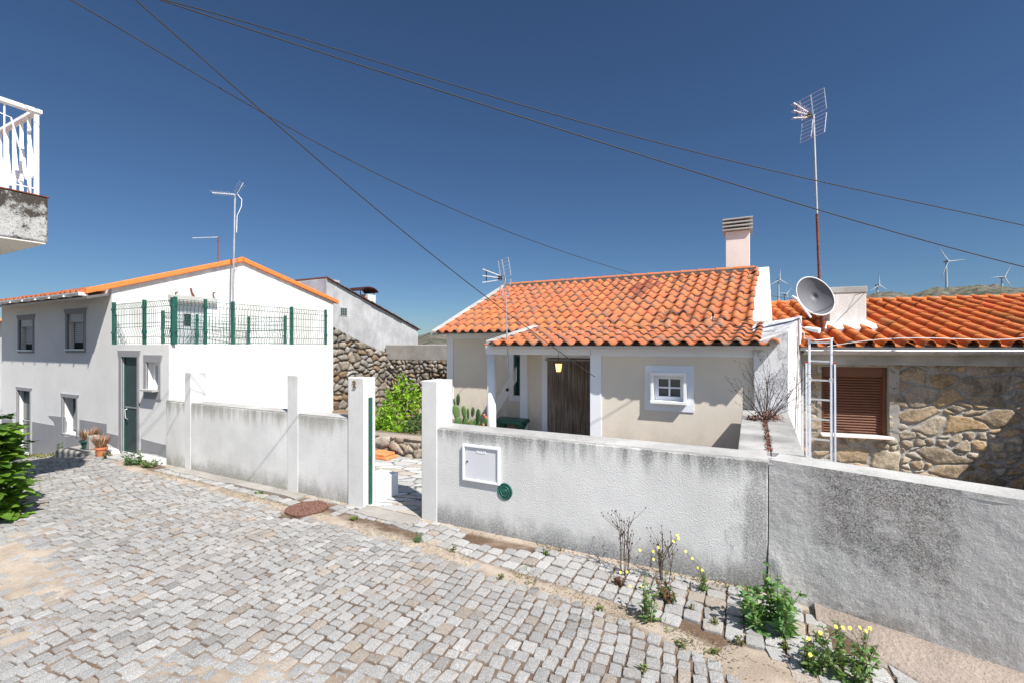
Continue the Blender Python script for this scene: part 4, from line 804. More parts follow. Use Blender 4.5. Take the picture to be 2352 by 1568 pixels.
b = MB().hexa([C_+on*.001-Z*2, C_+on*.006-Z*2, Dp+on*.006-Z*2, Dp+on*.001-Z*2], [C_+on*.001+Z*.195, C_+on*.006+Z*.195, Dp+on*.006+Z*.465, Dp+on*.001+Z*.465]); b.build('side_face', M['white_wall'], fw)

# lantern
p = at(1283, 838, 7.35); LT = thing('hanging_lantern', 'small lit brass lantern hanging in the porch before the bead curtain', 'lantern', p-Z*.11)
MB().tube([p+Z*.02, p+Z*.22], .004, 4).build('chain', M['black'], LT)
MB().lathe(p-Z*.10, [(.036, 0), (.052, .125), (.001, .126)], 6).build('glass', M['glow'], LT)
b = MB()
for k in range(6): a = 2*math.pi*k/6; b.bar(p+Vector((.038*math.cos(a), .038*math.sin(a), -.10)), p+Vector((.056*math.cos(a), .056*math.sin(a), .025)), .006)
b.lathe(p+Z*.025, [(.064, 0), (.06, .01), (.03, .035), (.012, .045), (.01, .06)], 6); b.lathe(p-Z*.115, [(.012, -.03), (.02, -.01), (.045, 0), (.045, .012)], 6); b.build('frame', M['number'], LT)
# green stone bench top
q0 = onV(1146, 983, 7.6); b = MB(); 
a0 = onV(1142, 0, 7.5)[0]; a1 = onV(1209, 0, 7.5)[0]
BN = thing('green_trough', 'dark green moulded trough standing behind the street wall in the porch', 'trough', W((a0+a1)/2, 7.5, -1.9))
zt_ = -1.36
MB().box(a0, a1, 7.30, 7.66, zt_-.045, zt_+.03).build('top', M['green_metal'], BN, bevel=.015)
b = MB(); b.lathe(W(a1-.10, 7.48, -1.9), [(.14, 0), (.12, .05), (.06, .1), (.05, .35), (.08, .42), (.12, .49)], 16); b.lathe(W(a0+.12, 7.48, -1.9), [(.14, 0), (.12, .05), (.06, .1), (.05, .35), (.08, .42), (.12, .49)], 16); b.build('pedestal', M['green_metal'], BN)
# wall airer: slanted parallel rods
T = thing('clothes_airer', 'slanted clothes airer of thin parallel white rods on the recessed porch wall', 'clothes airer', at(1150, 960, 8.4))
p0, p1 = at(1141, 932, 8.35), at(1186, 858, 8.8)
m = MB(); s_ = Vector((.30, 0, .42)).normalized()
for k in range(7): o_ = Z*.042*(k-3); m.tube([p0+o_-U*.0, p1+o_], .0065, 5)
m.build('rods', M['white_paint'], T)
for q in (p0, p1): MB().tube([q-Z*.14, q+Z*.14], .008, 5).build('end_bar', M['alu'], T)
pm = (p0+p1)/2; MB().box(-.02, .03, -.02, .02, -.03, .03, lambda a, b_, c: pm+U*a+V*b_+Z*c).build('clamp', M['black'], T)

# ================================================================== RIGHT STONE HOUSE
fa = Vector((.948, -.319, 0)).normalized(); fb = Vector((-fa.y, fa.x, 0)); Q0 = Vector((4.50, 7.05, 0))
def Rf(a, b_, z): return Q0+fa*a+fb*b_+Z*z
def onR(x, y, b_=0):
    r = (x-CX)/F; o_ = Q0+fb*b_     # o.x + a fa.x = r (o.y + a fa.y)
    a = (r*o_.y-o_.x)/(fa.x-r*fa.y); Y = o_.y+a*fa.y; return a, (HY-y)/F*Y
SH = thing('stone_house', 'rubble stone house with bright orange barrel-tile roof and closed brown shutter', 'house', Rf(2, 0, -1.9))
sw = (onR(1886, 0)[0], onR(2040, 0)[0], onR(1960, 996)[1], onR(1960, 842)[1])
Wd = 5.2
def keepR(s_, t_): return ~((s_ > sw[0]-.01) & (s_ < sw[1]+.01) & (t_-2.0 > sw[2]-.01) & (t_-2.0 < sw[3]+.01))
b = stone_wall(Rf(0, 0, -2.0), fa, -fb, Wd, 1.83, .0125, .235, 1.75, .045, keepR, pal='rubble', thr=(.05, .13), seed=37, warp=.5, sub=True)
for i, v_ in enumerate(b.v): pass
n0 = len(b.v)
for (x0, x1, z_0, z_1) in ((-.05, sw[0], -2, -.15), (sw[1], Wd, -2, -.15), (sw[0], sw[1], -2, sw[2]), (sw[0], sw[1], sw[3], -.15)): b.box(x0, x1, .03, .4, z_0, z_1, Rf)
b.c += [(.38, .36, .33)]*(len(b.v)-n0); b.build('stone_wall', M['stone'], SH)
b = MB(); k = .13; b.box(sw[0]-.06, sw[0], -.022, .1, sw[2]-.05, sw[3]+.05, Rf).box(sw[1], sw[1]+k, -.026, .1, sw[2]-.08, sw[3]+.1, Rf).box(sw[0], sw[1], -.024, .1, sw[3], sw[3]+.07, Rf); b.build('cement_surround', M['cement'] if 'cement' in M else M['concrete'], SH, bevel=.01)
b = MB().box(-.1, Wd, -.095, .3, -.27, -.10, Rf); b.build('fascia', M['wall_cap'], SH)
b = MB().box(0, Wd, .3, 5, -2, -.05, Rf).prism([Rf(0, .2, -.05), Rf(0, 6, -.05), Rf(0, 3.1, .98)], fa*Wd); b.build('wall', M['cement'] if 'cement' in M else M['concrete'], SH)
wn = MB().box(sw[0], sw[0]+.05, .05, .1, sw[2], sw[3], Rf).box(sw[1]-.05, sw[1], .05, .1, sw[2], sw[3], Rf).box(sw[0]+.05, sw[1]-.05, .05, .1, sw[3]-.14, sw[3], Rf).build('window', M['brown'], SH, bevel=.003)
m = MB(); zz = sw[2]+.005
while zz < sw[3]-.15:
    n0 = len(m.v); pr = [(.082, 0), (.068, .008), (.062, .02), (.068, .032), (.082, .038)]
    for xx in (sw[0]+.045, sw[1]-.045):
        for d_, h_ in pr: m.v.append(Rf(xx, d_, zz+h_))
    for i in range(4): m.f.append((n0+i, n0+5+i, n0+6+i, n0+1+i))
    zz += .040
m.box(sw[0]+.05, sw[1]-.05, .085, .10, sw[2], sw[3]-.14, Rf); m.build('roller_shutter', M['brown'], wn)
MB().box(sw[0]-.02, sw[1]+.03, -.13, .08, sw[2]-.035, sw[2]-.002, Rf).build('sill', M['sill_stone'] if 'sill_stone' in M else M['chimney'], wn, bevel=.004)
# roof
ev, rv, ze2, zr2 = -.34, 2.85, -.02, .875; s3 = (zr2-ze2)/(rv-ev); dt3 = (fb+Z*s3).normalized(); L3 = (rv-ev)/dt3.dot(fb)
def rr_(a, b_): return Rf(a, b_, ze2+s3*(b_-ev))
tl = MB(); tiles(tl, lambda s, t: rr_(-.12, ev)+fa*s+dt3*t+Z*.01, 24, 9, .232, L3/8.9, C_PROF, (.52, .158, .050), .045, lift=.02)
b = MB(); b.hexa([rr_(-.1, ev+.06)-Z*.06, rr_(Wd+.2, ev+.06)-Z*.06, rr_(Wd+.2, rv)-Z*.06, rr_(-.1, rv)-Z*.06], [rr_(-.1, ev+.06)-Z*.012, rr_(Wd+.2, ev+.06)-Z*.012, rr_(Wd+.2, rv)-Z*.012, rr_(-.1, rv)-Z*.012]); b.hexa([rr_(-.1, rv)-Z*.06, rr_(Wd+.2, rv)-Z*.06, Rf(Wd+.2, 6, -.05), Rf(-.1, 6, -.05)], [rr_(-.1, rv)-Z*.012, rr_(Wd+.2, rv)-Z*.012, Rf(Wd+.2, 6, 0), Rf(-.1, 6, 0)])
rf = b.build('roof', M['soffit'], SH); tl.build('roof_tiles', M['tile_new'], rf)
b = MB()
for i in range(13):
    a0 = -.15+.43*i; a1 = a0+.46; n0 = len(b.v)
    for uu, rr in ((a0, .088), (a1-.03, .100), (a1, .112)):
        for a in np.linspace(-.1, math.pi+.1, 9): b.v.append(Rf(uu, rv+.02+rr*1.1*math.cos(a), zr2-.005+rr*.9*math.sin(a)))
    for r_ in range(2):
        for k in range(8): b.f.append((n0+r_*9+k, n0+r_*9+k+1, n0+r_*9+10+k, n0+r_*9+9+k))
    cc = [q*rng.gauss(1, .05) for q in (.52, .158, .050)]; b.c += [cc]*27
b.smooth = True; b.build('ridge_tiles', M['tile_new'], rf)
g = MB(); n0 = len(g.v); zg = ze2-.045
for uu in (-.05, Wd):
    for dx, dz in prof_g if 'prof_g' in globals() else [(.06*math.cos(a), .06*math.sin(a)) for a in np.linspace(math.pi, 2*math.pi, 9)]: g.v.append(Rf(uu, ev+.03+dx, zg+dz))
    for dx, dz in [(.054*math.cos(a), .054*math.sin(a)) for a in np.linspace(2*math.pi, math.pi, 9)]: g.v.append(Rf(uu, ev+.03+dx, zg+dz))
for k in range(18): g.f.append((n0+k, n0+(k+1) % 18, n0+18+(k+1) % 18, n0+18+k))
g.f += [tuple(range(n0, n0+18)), tuple(range(n0+35, n0+17, -1))]; g.tube([Rf(-.05, ev-.032, zg+.004), Rf(Wd, ev-.032, zg+.004)], .008, 6); g.build('gutter', M['galv'], SH)
MB().tube([Rf(-.02, .0, zg-.1), Rf(-.01, -.06, zg-.3), Rf(-.01, -.06, -1.9)], .018, 6).build('downpipe', M['alu'], SH)
# white chimney block
c0, c1 = onR(1905, 0, .75)[0], onR(1990, 0, .75)[0]; zt_ = onR(1950, 659, .75)[1]
ch = MB().box(c0, c1, .75, 1.25, .1, zt_, Rf).build('chimney', M['white_chim'] if 'white_chim' in M else M['white_wall'], SH, bevel=.01)
MB().box(c0-.012, c1+.012, .738, 1.26, zt_-.10, zt_-.0, Rf).build('chimney_cap', M['wall_cap'], ch, bevel=.008)
b = MB(); N = 14; top_ = []; 
for i in range(N+1):
    a = c0-.14+(c1-c0+.28)*i/N; bb = .50-.07*float(vnoise(i*.8, 2, 3)); top_.append((a, bb))
n0 = len(b.v)
for a, bb in top_: b.v.append(rr_(a, bb)+Z*.075)
for a, bb in top_: b.v.append(rr_(min(max(a, c0-.02), c1+.02), .80)+Z*(.13 if .1 < 1 else 0))
for a, bb in top_: b.v.append(rr_(a, bb+.02)+Z*.0)
for i in range(N): b.f.append((n0+i, n0+i+1, n0+N+2+i, n0+N+1+i)); b.f.append((n0+2*N+2+i, n0+2*N+3+i, n0+i+1, n0+i))
b.build('mortar_flashing', M['white_wall'], ch)
# neighbouring wall at the right, outside the frame, that shades the stone wall
b = MB().box(3.05, 3.35, -1.9, .0, -2, -.1, Rf); tag(b.build('yard_wall', M['concrete']), 'plain yard wall standing off to the right of the stone house', 'wall')

# ladder
LD = thing('ladder', 'aluminium two-section ladder leaning on the stone house eave', 'ladder', at(1882, 1066, 6.15))
def ladder_pt(x, y, t, off=0): return at(x, y, 6.15+.42*t) + fb*off
bt = [at(1860, 1062, 6.20), at(1910, 1068, 6.08)]; tpp = [at(1858.5, 776, 6.62), at(1909, 777, 6.50)]
for i in (0, 1): MB().bar(bt[i], tpp[i], .026, .05).build('rail', M['alu'], LD, bevel=.003)
for k in range(7):
    t = .03+k*.1555; MB().bar(bt[0].lerp(tpp[0], t), bt[1].lerp(tpp[1], t), .028, .022).build('rung', M['alu'], LD)
for i, dx in ((0, -.045), (1, .032)):
    a_, c_ = bt[i]+fa*dx-fb*.03, bt[i].lerp(tpp[i], .79)+fa*dx-fb*.03
    r_ = MB().bar(a_, c_, .02, .045).build('lower_rail', M['alu'], LD); MB().bar(c_, c_+Z*.022, .024, .05).build('red_cap', plain('red_plastic', (.5, .02, .03), .5), r_)
for i in (0, 1): p = bt[i].lerp(tpp[i], .655); MB().bar(p-Z*.03, p+Z*.03, .045, .06).build('guide_clip', M['grey_pvc'], LD)

# dish
DC = at(1872, 680, 6.55); ax = Vector((-.36, -.87, .10)).normalized(); T = thing('satellite_dish', 'grey perforated satellite dish with white rim on the stone house roof', 'satellite dish', at(1892, 762, 6.75))
ex = ax.cross(Z).normalized(); ey = ex.cross(ax).normalized(); m = MB(); n_ = 40; a_, b_ = .205, .305; rot = R(-30)
def dp(r_, k, dz): th = 2*math.pi*k/n_; X = a_*r_*math.cos(th); Y_ = b_*r_*math.sin(th); return DC+ex*(X*math.cos(rot)-Y_*math.sin(rot))+ey*(X*math.sin(rot)+Y_*math.cos(rot))+ax*dz
rings = [(.02, -.055), (.3, -.050), (.55, -.036), (.8, -.014), (.96, .0)]
for r_, dz in rings: m.v += [dp(r_, k, dz) for k in range(n_)]
for i in range(len(rings)-1):
    for k in range(n_): a = i*n_+k; b2 = i*n_+(k+1) % n_; m.f.append((a, b2, b2+n_, a+n_))
m.f.append(tuple(range(n_))); m.smooth = True; m.build('dish_face', M['dish'], T)
m = MB(); rg = [(.96, .0), (.985, .008), (1.015, .004), (1.02, -.02), (1.0, -.045), (.8, -.07), (.4, -.10), (.02, -.105)]
for r_, dz in rg: m.v += [dp(r_, k, dz) for k in range(n_)]
for i in range(len(rg)-1):
    for k in range(n_): a = i*n_+k; b2 = i*n_+(k+1) % n_; m.f.append((a, b2, b2+n_, a+n_))
m.smooth = True; m.build('dish_rim', M['white_paint'], T)
lw = at(1858, 726, 6.42); up_ = at(1832, 690, 6.30)
MB().bar(at(1862, 729, 6.5), up_, .018, .022).build('feed_arm', M['white_pvc'], T)
b = MB(); b.lathe(up_, [(.02, 0), (.028, .02), (.02, .06), (.014, .10)], 12, Vector((-.3, .5, .5))); b.build('receiver_head', M['white_pvc'], T)
MB().tube([DC-ax*.10, at(1890, 700, 6.85), at(1890, 762, 6.85)], .02, 8).build('mount', M['rust'], T)
# outdoor light box by the chimney foot
p = at(1868, 757, 6.5); T = thing('junction_unit', 'small white plastic unit lying at the eave of the stone house by the ladder', 'junction box', p-Z*.03)
MB().hexa([p+Vector((-.09, .05, -.0)), p+Vector((.03, -.08, -.06)), p+Vector((.11, .0, -.04)), p+Vector((-.02, .10, .0))], [p+Vector((-.10, .05, .04)), p+Vector((.02, -.08, .0)), p+Vector((.11, .0, .02)), p+Vector((-.02, .10, .05))]).build('casing', M['white_pvc'], T, bevel=.008)
MB().tube([p+Vector((-.09, .04, .02)), p+Vector((-.15, .04, .05)), p+Vector((-.17, .02, .0)), p+Vector((-.12, .02, -.05)), p+Vector((-.1, .05, -.12)), p+Vector((.1, .05, -.15)), p+Vector((.3, .02, -.12))], .006, 5).build('lead', M['white_pvc'], T)

# UHF antennas
def uhf(label, C, h, sc_, base, mast_mat, mast2=None, wr=.016, tilt=0):
    """C head point; h heading (unit, towards the boom tips)"""
    T = thing('tv_antenna', label, 'antenna', base); h = Vector(h).normalized(); s_ = h.cross(Z).normalized()
    mid = Vector(base).lerp(C, .55); mm = MB().tube([base, mid], wr*1.1, 8).build('lower_mast', mast_mat, T); MB().tube([mid, C+Z*.02], wr, 8).build('mast', mast2 or mast_mat, T)
    L = .42*sc_
    for k, (dz, sp) in enumerate(((.16, .30), (.02, .0), (-.12, -.30))):
        a = C+h*.10*sc_+Z*(dz*.25*sc_); b_ = C+h*L+Z*(dz*.8*sc_); m = MB().bar(a, b_, .010*sc_+.004)
        for i in range(9): p = a.lerp(b_, (i+.5)/9); m.tube([p-s_*.055*sc_, p+s_*.055*sc_], .0028, 4)
        m.build('boom', M['alu'], T)
    m = MB(); p = C+h*(L-.07*sc_); m.bar(p-Z*.10*sc_, p+Z*.13*sc_, .012); m.box(-.03, .03, -.03, .03, -.035, .035, lambda a, b_, c: C+h*.10*sc_+h*a+s_*b_+Z*c); m.build('bracket', M['black'], T)
    for sg in (1, -1):
        m = MB(); up = (Z*sg*.82+h*(.12 if sg > 0 else .10)*1.2).normalized(); k0 = .03*sc_; H_ = .30*sc_; w2 = .19*sc_
        for i in range(6): q = C-h*.02+up*(k0+H_*i/5); m.tube([q-s_*w2, q+s_*w2], .0026, 4)
        for e in (-1, 1): m.bar(C-h*.02+up*(k0)+s_*w2*e, C-h*.02+up*(k0+H_)+s_*w2*e, .010)
        m.bar(C, C+up*(H_+.02), .014); m.build('reflector', M['alu'], T)
    return T
uhf('tall TV antenna on a rusty mast behind the satellite dish', at(1868, 268, 6.9), (-.80, -.30, 0), 1.0, at(1886, 765, 6.9), M['rust'], M['rust_pale'] if 'rust_pale' in M else M['galv'], .017)
uhf('TV antenna on a grey mast at the porch corner of the cottage', at(1160, 640, 7.75), (-.85, -.45, 0), 1.0, at(1167, 845, 7.75), M['galv'], None, .012)

# ================================================================== BALCONY OVERHEAD
ub = -7.15
BL = thing('balcony', 'lichen-blackened balcony slab with white bent-rod railing at the upper left edge', 'balcony', W(ub-.6, 1.2, 1.17))
MB().box(ub-1.5, ub+.03, -.2, 2.24, 1.18, 1.70).build('slab', M['balcony'], BL, bevel=.02)
MB().box(ub-1.48, ub+.02, -.18, 2.22, 1.165, 1.179).build('soffit', M['soffit'], BL)
MB().box(ub-1.5, ub+.035, -.2, 2.25, 1.70, 1.712).build('rusty_edge', M['rust'], BL)
zt_ = 2.66; rl = MB(); rl.box(ub-.045, ub+.035, -.1, 2.19, zt_-.02, zt_+.02).box(ub-1.5, ub-.046, 2.12, 2.18, zt_-.02, zt_+.015); rl.build('top_rail', M['white_paint'], BL)
for uu, vv in ((ub, 2.15), (ub, 1.2), (ub, .3), (ub-1.2, 2.15)): MB().box(uu-.018, uu+.018, vv-.018, vv+.018, 1.71, zt_-.02).build('railing_post', M['white_paint'], BL)
for k, uu in enumerate(np.arange(ub-.20, ub-1.5, -.22)):
    MB().bar(W(uu, 2.15, 1.72), W(uu, 2.15, zt_-.02), .018, .03).build('bar', M['white_paint'], BL)
    MB().bar(W(uu+.19, 2.13, 1.92), W(uu+.06, 2.13, 2.42), .012, .03).bar(W(uu+.06, 2.13, 2.42), W(uu+.0, 2.14, 2.43), .01).build('slanted_bar', M['white_paint'], BL)
m = MB().tube([W(ub, 2.12, 1.90), W(ub, 2.08, 1.91), W(ub, 1.95, 2.50), W(ub, 1.84, 2.52), W(ub, .3, 2.5)], .008, 5).tube([W(ub, 2.13, 1.78), W(ub, .0, 1.78)], .008, 5)
for vv in (1.90, 1.6, 1.0, .6): m.tube([W(ub, vv, 1.78), W(ub, vv, zt_)], .008, 5)
m.build('bent_rod', M['white_paint'], BL)
MB().box(ub-2.6, ub-1.5, -3, 1.7, -2.2, 4).build('building_wall', M['grey_facade'], BL)

# ================================================================== CABLES
def cable(label, pts, Y0, Y1, r=.006, grp=None, cat='cable', mat=None, name='overhead_cable'):
    xs = np.array(pts, float); s_ = np.concatenate([[0], np.cumsum(np.hypot(*np.diff(xs, axis=0).T))]); s_ /= s_[-1]
    k = np.linspace(0, 1, 48); px_ = np.interp(k, s_, xs[:, 0]); 
    deg = min(4, len(pts)-1); py_ = np.polyval(np.polyfit((xs[:, 0]-xs[0, 0])/1000, xs[:, 1], deg), (px_-xs[0, 0])/1000)
    P = [at(a, b_, 1/((1-t)/Y0+t/Y1)) for a, b_, t in zip(px_, py_, k)]
    d = P[0]-P[1]; P = ([P[0]+d.normalized()*1.5] if pts[0][1] < 5 else [])+P; P = P+([P[-1]+(P[-1]-P[-2]).normalized()*4] if pts[-1][0] > 2400 else [])
    o = MB().tube(P, r, 6).build(name, mat or M['cable']); tag(o, label, cat, grp); return o
cable('thick black service cable running down from the upper left to the porch pier', [(312, 0), (460, 132), (620, 272), (800, 425), (960, 560), (1110, 680), (1240, 772), (1350, 850), (1366, 868)], 3.2, 7.1, .0052)
cable('thin cable from the upper left down to the ridge of the cottage', [(160, -4), (270, 68), (390, 135), (520, 207), (620, 268), (720, 325), (850, 395), (1050, 485), (1250, 562), (1370, 603), (1455, 630)], 4, 11.6, .0058)
cable('upper of the two long cables crossing the sky to the right edge', [(368, -2), (600, 62), (850, 140), (1140, 222), (1440, 306), (1700, 382), (2060, 452), (2352, 519), (2500, 552)], 4.6, 6.0, .0055)
cable('lower of the two long cables crossing the sky to the right edge', [(372, 2), (600, 77), (830, 152), (1080, 232), (1300, 300), (1480, 357), (1740, 444), (2050, 532), (2352, 611), (2500, 650)], 4.5, 5.8, .006)
cable('thin wire stretched from the parapet to the white chimney, across the satellite dish', [(1700, 670), (1800, 684), (1880, 689), (1940, 683), (1986, 672)], 10, 7.3, .004)
cable('stay wire slanting down the white chimney face to the roof', [(1986, 673), (1945, 715), (1905, 755), (1890, 770)], 7.25, 6.9, .004)
o = cable('pale cable lying along the lower tiles of the stone house roof', [(1900, 795), (1960, 788), (2040, 775), (2120, 778), (2250, 779), (2352, 776)], 6.6, 5.7, .005, mat=M['white_pvc'])

# ================================================================== WIND TURBINES
TP = None
def turbine(label, x, y, xb, yb, rpx, ang, D_):
    global TP
    hub = at(x, y, D_); base = at(xb, yb+12, D_)
    T = thing('wind_turbine', label, 'wind turbine', base, 'wind turbines on the far ridge')
    r0 = D_/F*2.4; MB().tube([base, hub], r0, 10, r0*.55).build('tower', M['turbine'], T)
    MB().bar(hub+Vector((0, r0*2, 0)), hub-Vector((0, r0*3, 0)), r0*1.5, r0*1.5).build('nacelle', M['turbine'], T)
    L = rpx*D_/F
    for k in range(3):
        a = R(ang+120*k); d = Vector((math.cos(a), 0, math.sin(a))); s_ = Vector((-math.sin(a), 0, math.cos(a))); c = hub-Vector((0, r0*2.6, 0))
        MB().prism([c-s_*r0*.3, c+d*L*.2-s_*r0*.5, c+d*L, c+d*L*.25+s_*r0*.3, c+s_*r0*.3], (0, r0*.5, 0)).build('blade', M['turbine'], T)
turbine('wind turbine just left of the satellite dish, one blade straight up', 1788, 643, 1788, 690, 29, 90, 1500)
turbine('smallest wind turbine low between the dish and its taller neighbour', 1803, 676, 1803, 690, 19, 50, 1900)
turbine('wind turbine whose hub barely clears the hill right of the white chimney', 2015, 656, 2015, 668, 26, 92, 1700)
turbine('largest wind turbine, tall tower at the middle of the right-hand hill', 2173, 601, 2174, 658, 43, 126, 1400)
turbine('rightmost wind turbine, short tower near the hill top', 2301, 637, 2301, 655, 36, 62, 1500)
# ================================================================== PLANTS
pr = random.Random(11)
def leaf(mb, p, d, L, wd, c, fold=.25, curl=.3, nrm=None):
    d = Vector(d).normalized(); s_ = d.cross(nrm if nrm is not None else Z)
    if s_.length < .05: s_ = d.cross(U)
    s_.normalize(); up = s_.cross(d).normalized(); n0 = len(mb.v)
    for t, w_ in ((0, .08), (.3, .42), (.62, .5), (.86, .27), (1, .0)):
        q = Vector(p)+d*L*t-up*L*curl*t*t
        mb.v += [q-s_*wd*w_+up*wd*fold*w_, q, q+s_*wd*w_+up*wd*fold*w_]
    for i in range(4):
        a = n0+3*i; mb.f += [(a, a+1, a+4, a+3), (a+1, a+2, a+5, a+4)]
    b = pr.gauss(1, .16); mb.c += [[max(0, q*b) for q in c]]*15
def rv3(): 
    while 1:
        v = Vector((pr.uniform(-1, 1), pr.uniform(-1, 1), pr.uniform(-1, 1)))
        if .05 < v.length < 1: return v
def clump(mb, c, r, nleaf, L, cols, squash=1, asp=.6, down=.0):
    for i in range(nleaf):
        v = rv3(); v = v.normalized()*(v.length**.4); p = Vector(c)+Vector((v.x*r, v.y*r, v.z*r*squash))
        leaf(mb, p, v.normalized()+rv3()*.7+Z*(.25-down), L*pr.uniform(.7, 1.25), L*asp, pr.choice(cols), .3, .35, rv3().normalized())
G1 = [(.14, .26, .025), (.20, .34, .035), (.09, .19, .02)]; G2 = [(.07, .15, .03), (.10, .20, .04), (.13, .22, .05)]
# broad-leaved shrub at the left edge
def shrub_left(label, c, r, hgt, n_, grp=None, L=.075):
    T = thing('broad_leaved_shrub', label, 'shrub', c); m = MB(); c = Vector(c)
    for i in range(n_):
        a = pr.uniform(0, 6.28); z = pr.uniform(.02, 1); rr = r*(.55+.45*math.sqrt(max(0, 1-(z-.35)**2/.5)))*pr.uniform(.45, 1.0)
        q = c+Vector((rr*math.cos(a), rr*math.sin(a), z*hgt))
        for k in range(4): leaf(m, q, Vector((math.cos(a+k*1.57+pr.gauss(0, .3)), math.sin(a+k*1.57+pr.gauss(0, .3)), pr.uniform(-.2, .5))), L*pr.uniform(.7, 1.2), L*.78, pr.choice([(.11, .21, .025), (.16, .28, .03), (.07, .15, .02), (.20, .33, .045)]), .22, .3)
    m.build('leaves', M['leaf'], T); m = MB()
    for i in range(14): a = pr.uniform(0, 6.28); m.tube([c+Vector((0, 0, -.05)), c+Vector((r*.4*math.cos(a), r*.4*math.sin(a), hgt*.4)), c+Vector((r*.7*math.cos(a), r*.7*math.sin(a), hgt*.85))], .008, 5, .003)
    m.build('stem', M['stem'], T)
shrub_left('bushy bright green broad-leaved shrub at the left edge of the street', (-5.86, 4.95, -1.95), .43, 1.05, 400, L=.12)
shrub_left('darker taller broad-leaved shrub behind, at the left edge under the far doorway', (-7.25, 6.2, -2.0), .50, 1.05, 300)
# lemon tree + shrub behind the gate
def tree(label, base, blobs, n_, L, cols, name='lemon_tree', cat='tree'):
    T = thing(name, label, cat, base); m = MB(); base = Vector(base); c0 = sum((Vector(b_[0]) for b_ in blobs), Vector())/len(blobs)
    m.tube([base-Z*.1, base.lerp(c0, .4)+U*.03, base.lerp(c0, .7)], .045, 8, .03)
    for c, r in blobs: m.tube([base.lerp(c0, .5), (base.lerp(c0, .6)+Vector(c))/2+rv3()*.05, Vector(c)], .02, 6, .006)
    m.build('trunk', M['bark'], T); m = MB()
    for c, r in blobs:
        for k in range(int(n_*r*r*14)):
            v = rv3(); p = Vector(c)+v*r*1.0
            m_ = pr.uniform(.6, 1); tw = rv3().normalized()
            for q in range(5): leaf(m, p+tw*.02*q, tw+rv3()*.8, L*pr.uniform(.7, 1.2), L*.42, pr.choice(cols), .25, .25, rv3().normalized())
    m.build('crown', M['leaf'], T)
P_ = lambda x, y, v: W(*((lambda q: (q[0], v, q[1]))(onV(x, y, v))))
LG = [(.20, .36, .02), (.27, .45, .03), (.14, .27, .02), (.34, .50, .05)]
tree('bright yellow-green lemon tree against the dry stone wall behind the gate', P_(925, 1000, 8.1), [(P_(925, 885, 8.1), .22), (P_(945, 900, 8.2), .2), (P_(915, 920, 8.0), .28), (P_(955, 925, 8.1), .26), (P_(900, 935, 8.0), .22), (P_(935, 950, 8.1), .24), (P_(905, 900, 8.1), .15)], 55, .085, LG)
tree('dense lime-green bush filling the lower left of the gate opening', P_(895, 1000, 7.4), [(P_(885, 950, 7.2), .25), (P_(905, 968, 7.1), .27), (P_(875, 975, 7.0), .25), (P_(922, 990, 6.9), .18), (P_(875, 997, 6.9), .22), (P_(902, 997, 6.8), .2)], 75, .075, LG[:3], 'garden_bush', 'bush')
tree('dark spindly shrub at the right of the gate opening, behind the low stone wall', P_(950, 1000, 7.2), [(P_(950, 975, 7.2), .2), (P_(965, 960, 7.2), .17), (P_(940, 990, 7.0), .2), (P_(960, 992, 6.9), .2), (P_(968, 970, 7.2), .2)], 50, .06, [(.05, .11, .03), (.08, .15, .04)], 'dark_shrub', 'shrub')
# prickly pear
CT = thing('prickly_pear', 'prickly pear cactus with flat green pads and orange fruit beside the porch column', 'cactus', W(*(lambda q: (q[0], 5.4, -1.9))(onV(1075, 0, 5.4))))
pads = [(1052, 975, 0, 24), (1048, 945, -8, 22), (1052, 918, 10, 20), (1044, 925, -15, 15), (1068, 968, 8, 18), (1075, 950, 5, 18), (1086, 945, 12, 15), (1066, 945, -5, 18), (1082, 975, 20, 18), (1098, 955, 10, 22), (1096, 975, -8, 20), (1112, 968, 40, 16), (1050, 990, 5, 25), (1075, 992, 0, 22), (1105, 985, 15, 20)]
for i, (x, y, a, s_) in enumerate(pads):
    v_ = 5.25+.3*pr.random(); q = onV(x, y, v_); c = W(q[0], v_, q[1]); h = s_*5.9/F; ry = R(pr.uniform(-50, 50)); m = MB(); n_ = 14
    exx = (U*math.cos(ry)+V*math.sin(ry)); nn = exx.cross(Z); tl_ = R(a); e1 = exx*math.cos(tl_)-Z*math.sin(tl_); e2 = Z*math.cos(tl_)+exx*math.sin(tl_)
    for rr, dz in ((.02, .011), (.6, .010), (.93, .006), (1, 0), (.93, -.006), (.6, -.010), (.02, -.011)):
        for k in range(n_): th = 2*math.pi*k/n_; m.v.append(c+e1*(h*.42*rr*math.cos(th)*(1+.18*math.sin(th)))+e2*h*.85*rr*math.sin(th)+nn*dz)
    for r_ in range(6):
        for k in range(n_): a_ = r_*n_+k; b_ = r_*n_+(k+1) % n_; m.f.append((a_, b_, b_+n_, a_+n_))
    cc = pr.choice([(.09, .17, .05), (.12, .20, .06), (.07, .14, .04)]); m.c = [cc]*len(m.v); m.smooth = True; m.build('pad', M['leaf_thick'], CT)
for (x, y) in ((1083, 985), (1088, 978), (1094, 988), (1112, 953), (1116, 958), (1110, 976), (1076, 984)):
    q = onV(x, y, 5.22); m = MB().lathe(W(q[0], 5.22, q[1]), [(.004, -.02), (.014, -.01), (.015, .01), (.009, .02)], 8); m.smooth = True; m.build('fruit', M['pot_clay'], CT)

